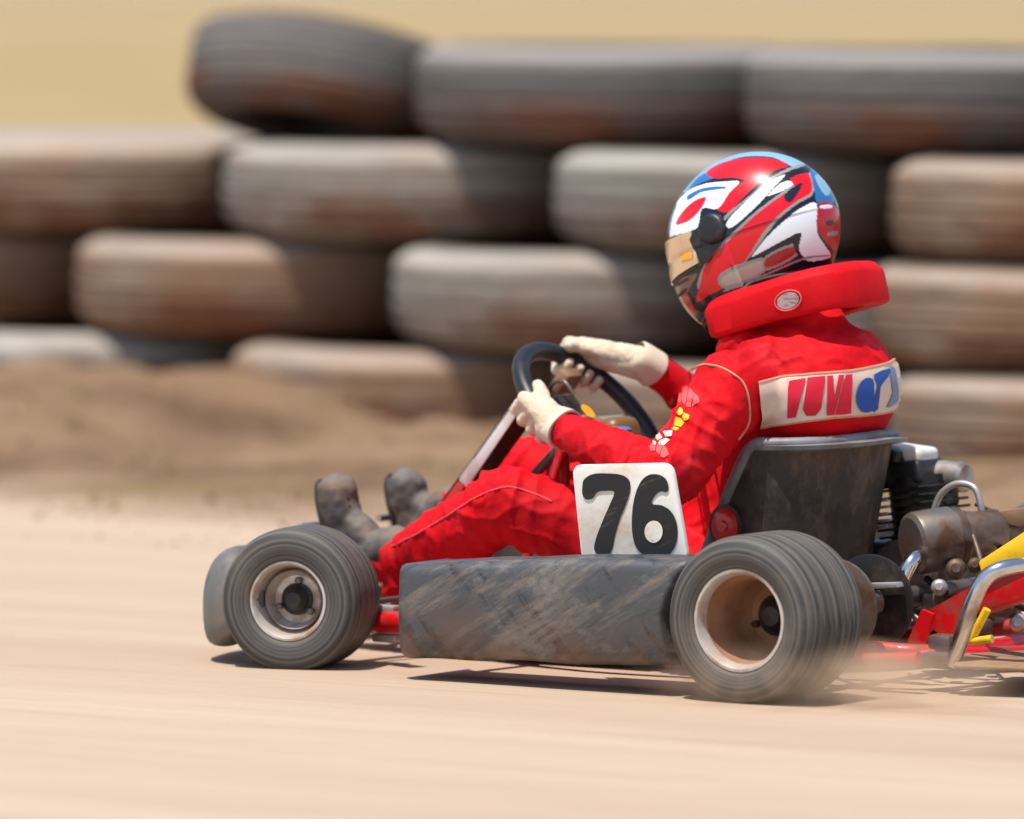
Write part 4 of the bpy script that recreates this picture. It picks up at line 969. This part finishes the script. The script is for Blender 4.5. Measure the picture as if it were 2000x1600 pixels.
# ---- gloves
def hand(deg, wrist, side, k_out=1):
    C0 = ringp(deg); t = math.radians(deg); O = (E1*math.cos(t)+E2*math.sin(t)); T_ = (-E1*math.sin(t)+E2*math.cos(t))
    if T_.dot(E2) < 0: T_ = -T_
    if side == 'R': T_ = (E2*.75-E1*.65); T_ = (T_-O*T_.dot(O)).normalized()
    def q(o_, n_, t_): return C0+O*o_+EN*n_+T_*t_
    caps = []
    off = (.037, .0125, -.0125, -.036); ln = (1.0, 1.08, 1.0, .85); rad = (.0115, .012, .0115, .0108)
    toW = (wrist-C0)
    for i in range(4):
        s = off[i]; l = ln[i]; r = rad[i]
        k0 = q(.034, .010+.003*(i == 1), s*1.0); p1 = q(.026+.010*(l-1), -.024*l, s*1.05); p2 = q(-.008, -.034*l, s*1.06); p3 = q(-.028, -.016, s*1.02); p4 = q(-.026, .004, s)
        caps += [(k0, r*1.12, p1, r*1.02), (p1, r*1.02, p2, r*.95), (p2, r*.95, p3, r*.9), (p3, r*.9, p4, r*.82)]
        wb = wrist+T_*s*.5+O*.004; caps.append((k0, r*1.3, wb, .023))
    caps.append((q(.024, .022, .0), .027, wrist, .034)); caps.append((q(.018, .026, -.022), .024, wrist-T_*.008, .031)); caps.append((q(.022, .024, .018), .020, wrist, .030))
    th0 = wrist*.45+q(.01, .03, .02)*.55; th1 = q(.002, .031, .036); th2 = q(-.012, .027, .055)
    caps += [(wrist, .020, th0, .017), (th0, .016, th1, .0135), (th1, .0135, th2, .0115)]
    return blob(caps, (), .0022, 2)
def kn(v): return .0012*mn.noise(v*60)+.0008*mn.noise(v*120)
gl = obj('glove', wrinkle(hand(178, wrL*.86+ringp(178)*.14+Vector((0, -.01, 0)), 'L'), kn), MT['glove'], drv, True, 180, 'cream left glove on the near side of the wheel')
gr = obj('glove', wrinkle(hand(47, wrR*.93+ringp(47)*.07, 'R'), kn), MT['glove'], drv, True, 180, 'cream right glove at the top of the wheel')
def cuff(w, el, g, r=.041):
    d = (el-w).normalized(); c_ = w-d*.030
    obj('cuff', lathe([(0, r*.80), (.004, r*.90), (.02, r*.96), (.050, r*1.02), (.056, r*1.02), (.056, r*.9)], c_, d, 40, False, lambda a_, r_, t: (a_, r_*(1+.06*math.sin(3*t+1)))), MT['glove'], g)
cuff(wrL, elL, gl); cuff(wrR, elR, gr, .037)
# ---- boots
def boot(heel, toe, ank, sgn):
    ax = (toe-heel).normalized(); side = Vector((0, 1, 0)); sole = ax.cross(side).normalized()
    if sole.x > 0: sole = -sole
    caps = [(heel, .040, heel*.5+toe*.5, .037), (heel*.5+toe*.5+side*.006, .038, toe-ax*.035+side*.008, .036), (heel*.5+toe*.5-side*.006, .037, toe-ax*.038-side*.010, .036), (heel-sole*.01, .042, ank, .046), (ank, .046, ank+(ank-heel).normalized()*.05, .05), (heel*.6+toe*.4-sole*.02, .034, ank, .040), (toe-ax*.04-sole*.006, .036, toe-ax*.03, .034)]
    b = blob(caps, (), .004, 5)
    return b, ax, sole, side
for (h_, t_, a_) in ((P(690, 1095, -.165), P(650, 928, -.165), P(735, 1085, -.165)), (P(815, 1045, .115), P(787, 918, .115), P(850, 1020, .115))):
    b, ax, sole, side = boot(h_, t_, a_, 1)
    bo = obj('boot', wrinkle(b, lambda v: .0035*mn.noise(v*24)+.002*mn.noise(v*55)), MT['boot'], drv, True, 180)
    out = []
    for k in range(24):
        t = 2*math.pi*k/24; out.append((h_+t_)/2+sole*.026+ax*((.5*(t_-h_).length+.004)*math.cos(t)-.004)+side*(.033+.005*math.cos(t))*math.sin(t))
    obj('sole', prism(out, sole*.011, .003), MT['black'], bo)
    objs('lace', xs(*[tube([(h_+t_)/2+ax*(.0+.016*k)-sole*.033+side*.02*s for s in (-1, 0, 1)], .0022, 6, 2) for k in range(-1, 3)]), MT['fin'], bo)
#SECTION_DUST
# ------------------------------------------------------------------ dust kicked up at the rear wheel
def dust():
    b = bmesh.new(); bmesh.ops.create_icosphere(b, subdivisions=4, radius=1); b.verts.index_update()
    c_ = Vector((.10, -.56, .045))
    V = [c_+Vector((v.co.x*.42, v.co.y*.30, v.co.z*.085))*(1+.12*mn.noise(v.co*2.2)) for v in b.verts]; Fc = [tuple(v.index for v in f.verts) for f in b.faces]; b.free(); return V, Fc, c_
dv, df, dc = dust()
m = bpy.data.materials.new('dust_cloud'); m.use_nodes = True; N = m.node_tree.nodes; L = m.node_tree.links; N.remove(N['Principled BSDF'])
pv = N.new('ShaderNodeVolumePrincipled'); pv.inputs['Color'].default_value = (.86, .68, .50, 1); pv.inputs['Anisotropy'].default_value = .2
L.new(pv.outputs[0], N['Material Output'].inputs['Volume'])
tc = N.new('ShaderNodeTexCoord'); mp = N.new('ShaderNodeMapping'); mp.inputs['Scale'].default_value = (1/.42, 1/.30, 1/.085); L.new(tc.outputs['Object'], mp.inputs[0])
vl = N.new('ShaderNodeVectorMath'); vl.operation = 'LENGTH'; L.new(mp.outputs[0], vl.inputs[0])
fr_ = N.new('ShaderNodeMapRange'); L.new(vl.outputs['Value'], fr_.inputs[0]); fr_.inputs[1].default_value = .95; fr_.inputs[2].default_value = .1; fr_.inputs[3].default_value = 0; fr_.inputs[4].default_value = 1
nz = N.new('ShaderNodeTexNoise'); nz.inputs['Scale'].default_value = 9; nz.inputs['Detail'].default_value = 4; L.new(tc.outputs['Object'], nz.inputs['Vector'])
nr = N.new('ShaderNodeMapRange'); L.new(nz.outputs['Fac'], nr.inputs[0]); nr.inputs[1].default_value = .36; nr.inputs[2].default_value = .68
mu = N.new('ShaderNodeMath'); mu.operation = 'MULTIPLY'; L.new(fr_.outputs[0], mu.inputs[0]); L.new(nr.outputs[0], mu.inputs[1])
m2 = N.new('ShaderNodeMath'); m2.operation = 'MULTIPLY'; L.new(mu.outputs[0], m2.inputs[0]); m2.inputs[1].default_value = 12.; L.new(m2.outputs[0], pv.inputs['Density'])
do = obj('dust_cloud', (dv, df), m, None, True, 180, 'thin haze of dust kicked up around the near rear wheel', loc=dc, cat='dust', kind='stuff')
#SECTION_LIGHT
# ------------------------------------------------------------------ light, sky, camera
sd = (R0*(-.17)+Z*.90-FH*.22).normalized()
EXPO = .5
sl = bpy.data.lights.new('sun', 'SUN'); sl.energy = 3.9; sl.angle = math.radians(.53); sl.color = (1, .95, .87)
so_ = bpy.data.objects.new('sun', sl); COL.objects.link(so_); so_.rotation_euler = sd.to_track_quat('Z', 'Y').to_euler(); so_.location = (0, 0, 10)
w = bpy.data.worlds.new('World'); sc.world = w; w.use_nodes = True
sk = w.node_tree.nodes.new('ShaderNodeTexSky'); sk.sky_type = 'NISHITA'; sk.sun_disc = False
sk.sun_elevation = math.asin(sd.z); sk.sun_rotation = math.atan2(sd.x, sd.y)
w.node_tree.links.new(sk.outputs[0], w.node_tree.nodes['Background'].inputs[0]); w.node_tree.nodes['Background'].inputs[1].default_value = .13
cd = bpy.data.cameras.new('camera'); cam = bpy.data.objects.new('camera', cd); COL.objects.link(cam)
cd.sensor_fit = 'HORIZONTAL'; cd.sensor_width = 36; cd.lens = FPX/2000*36; cd.clip_end = 3000; cd.clip_start = .5
cam.matrix_world = Matrix.Translation(CAM) @ Matrix((RT, UP, -FW)).transposed().to_4x4()
cd.dof.use_dof = True; cd.dof.focus_distance = DIST+.35; cd.dof.aperture_fstop = 2.2
sc.camera = cam
sc.render.engine = 'CYCLES'
sc.view_settings.view_transform = 'Standard'; sc.view_settings.look = 'None'; sc.view_settings.exposure = EXPO; sc.view_settings.gamma = 1
sc.cycles.volume_bounces = 2; sc.cycles.max_bounces = 8
for o in bpy.data.objects:
    if '_w' in o: del o['_w']
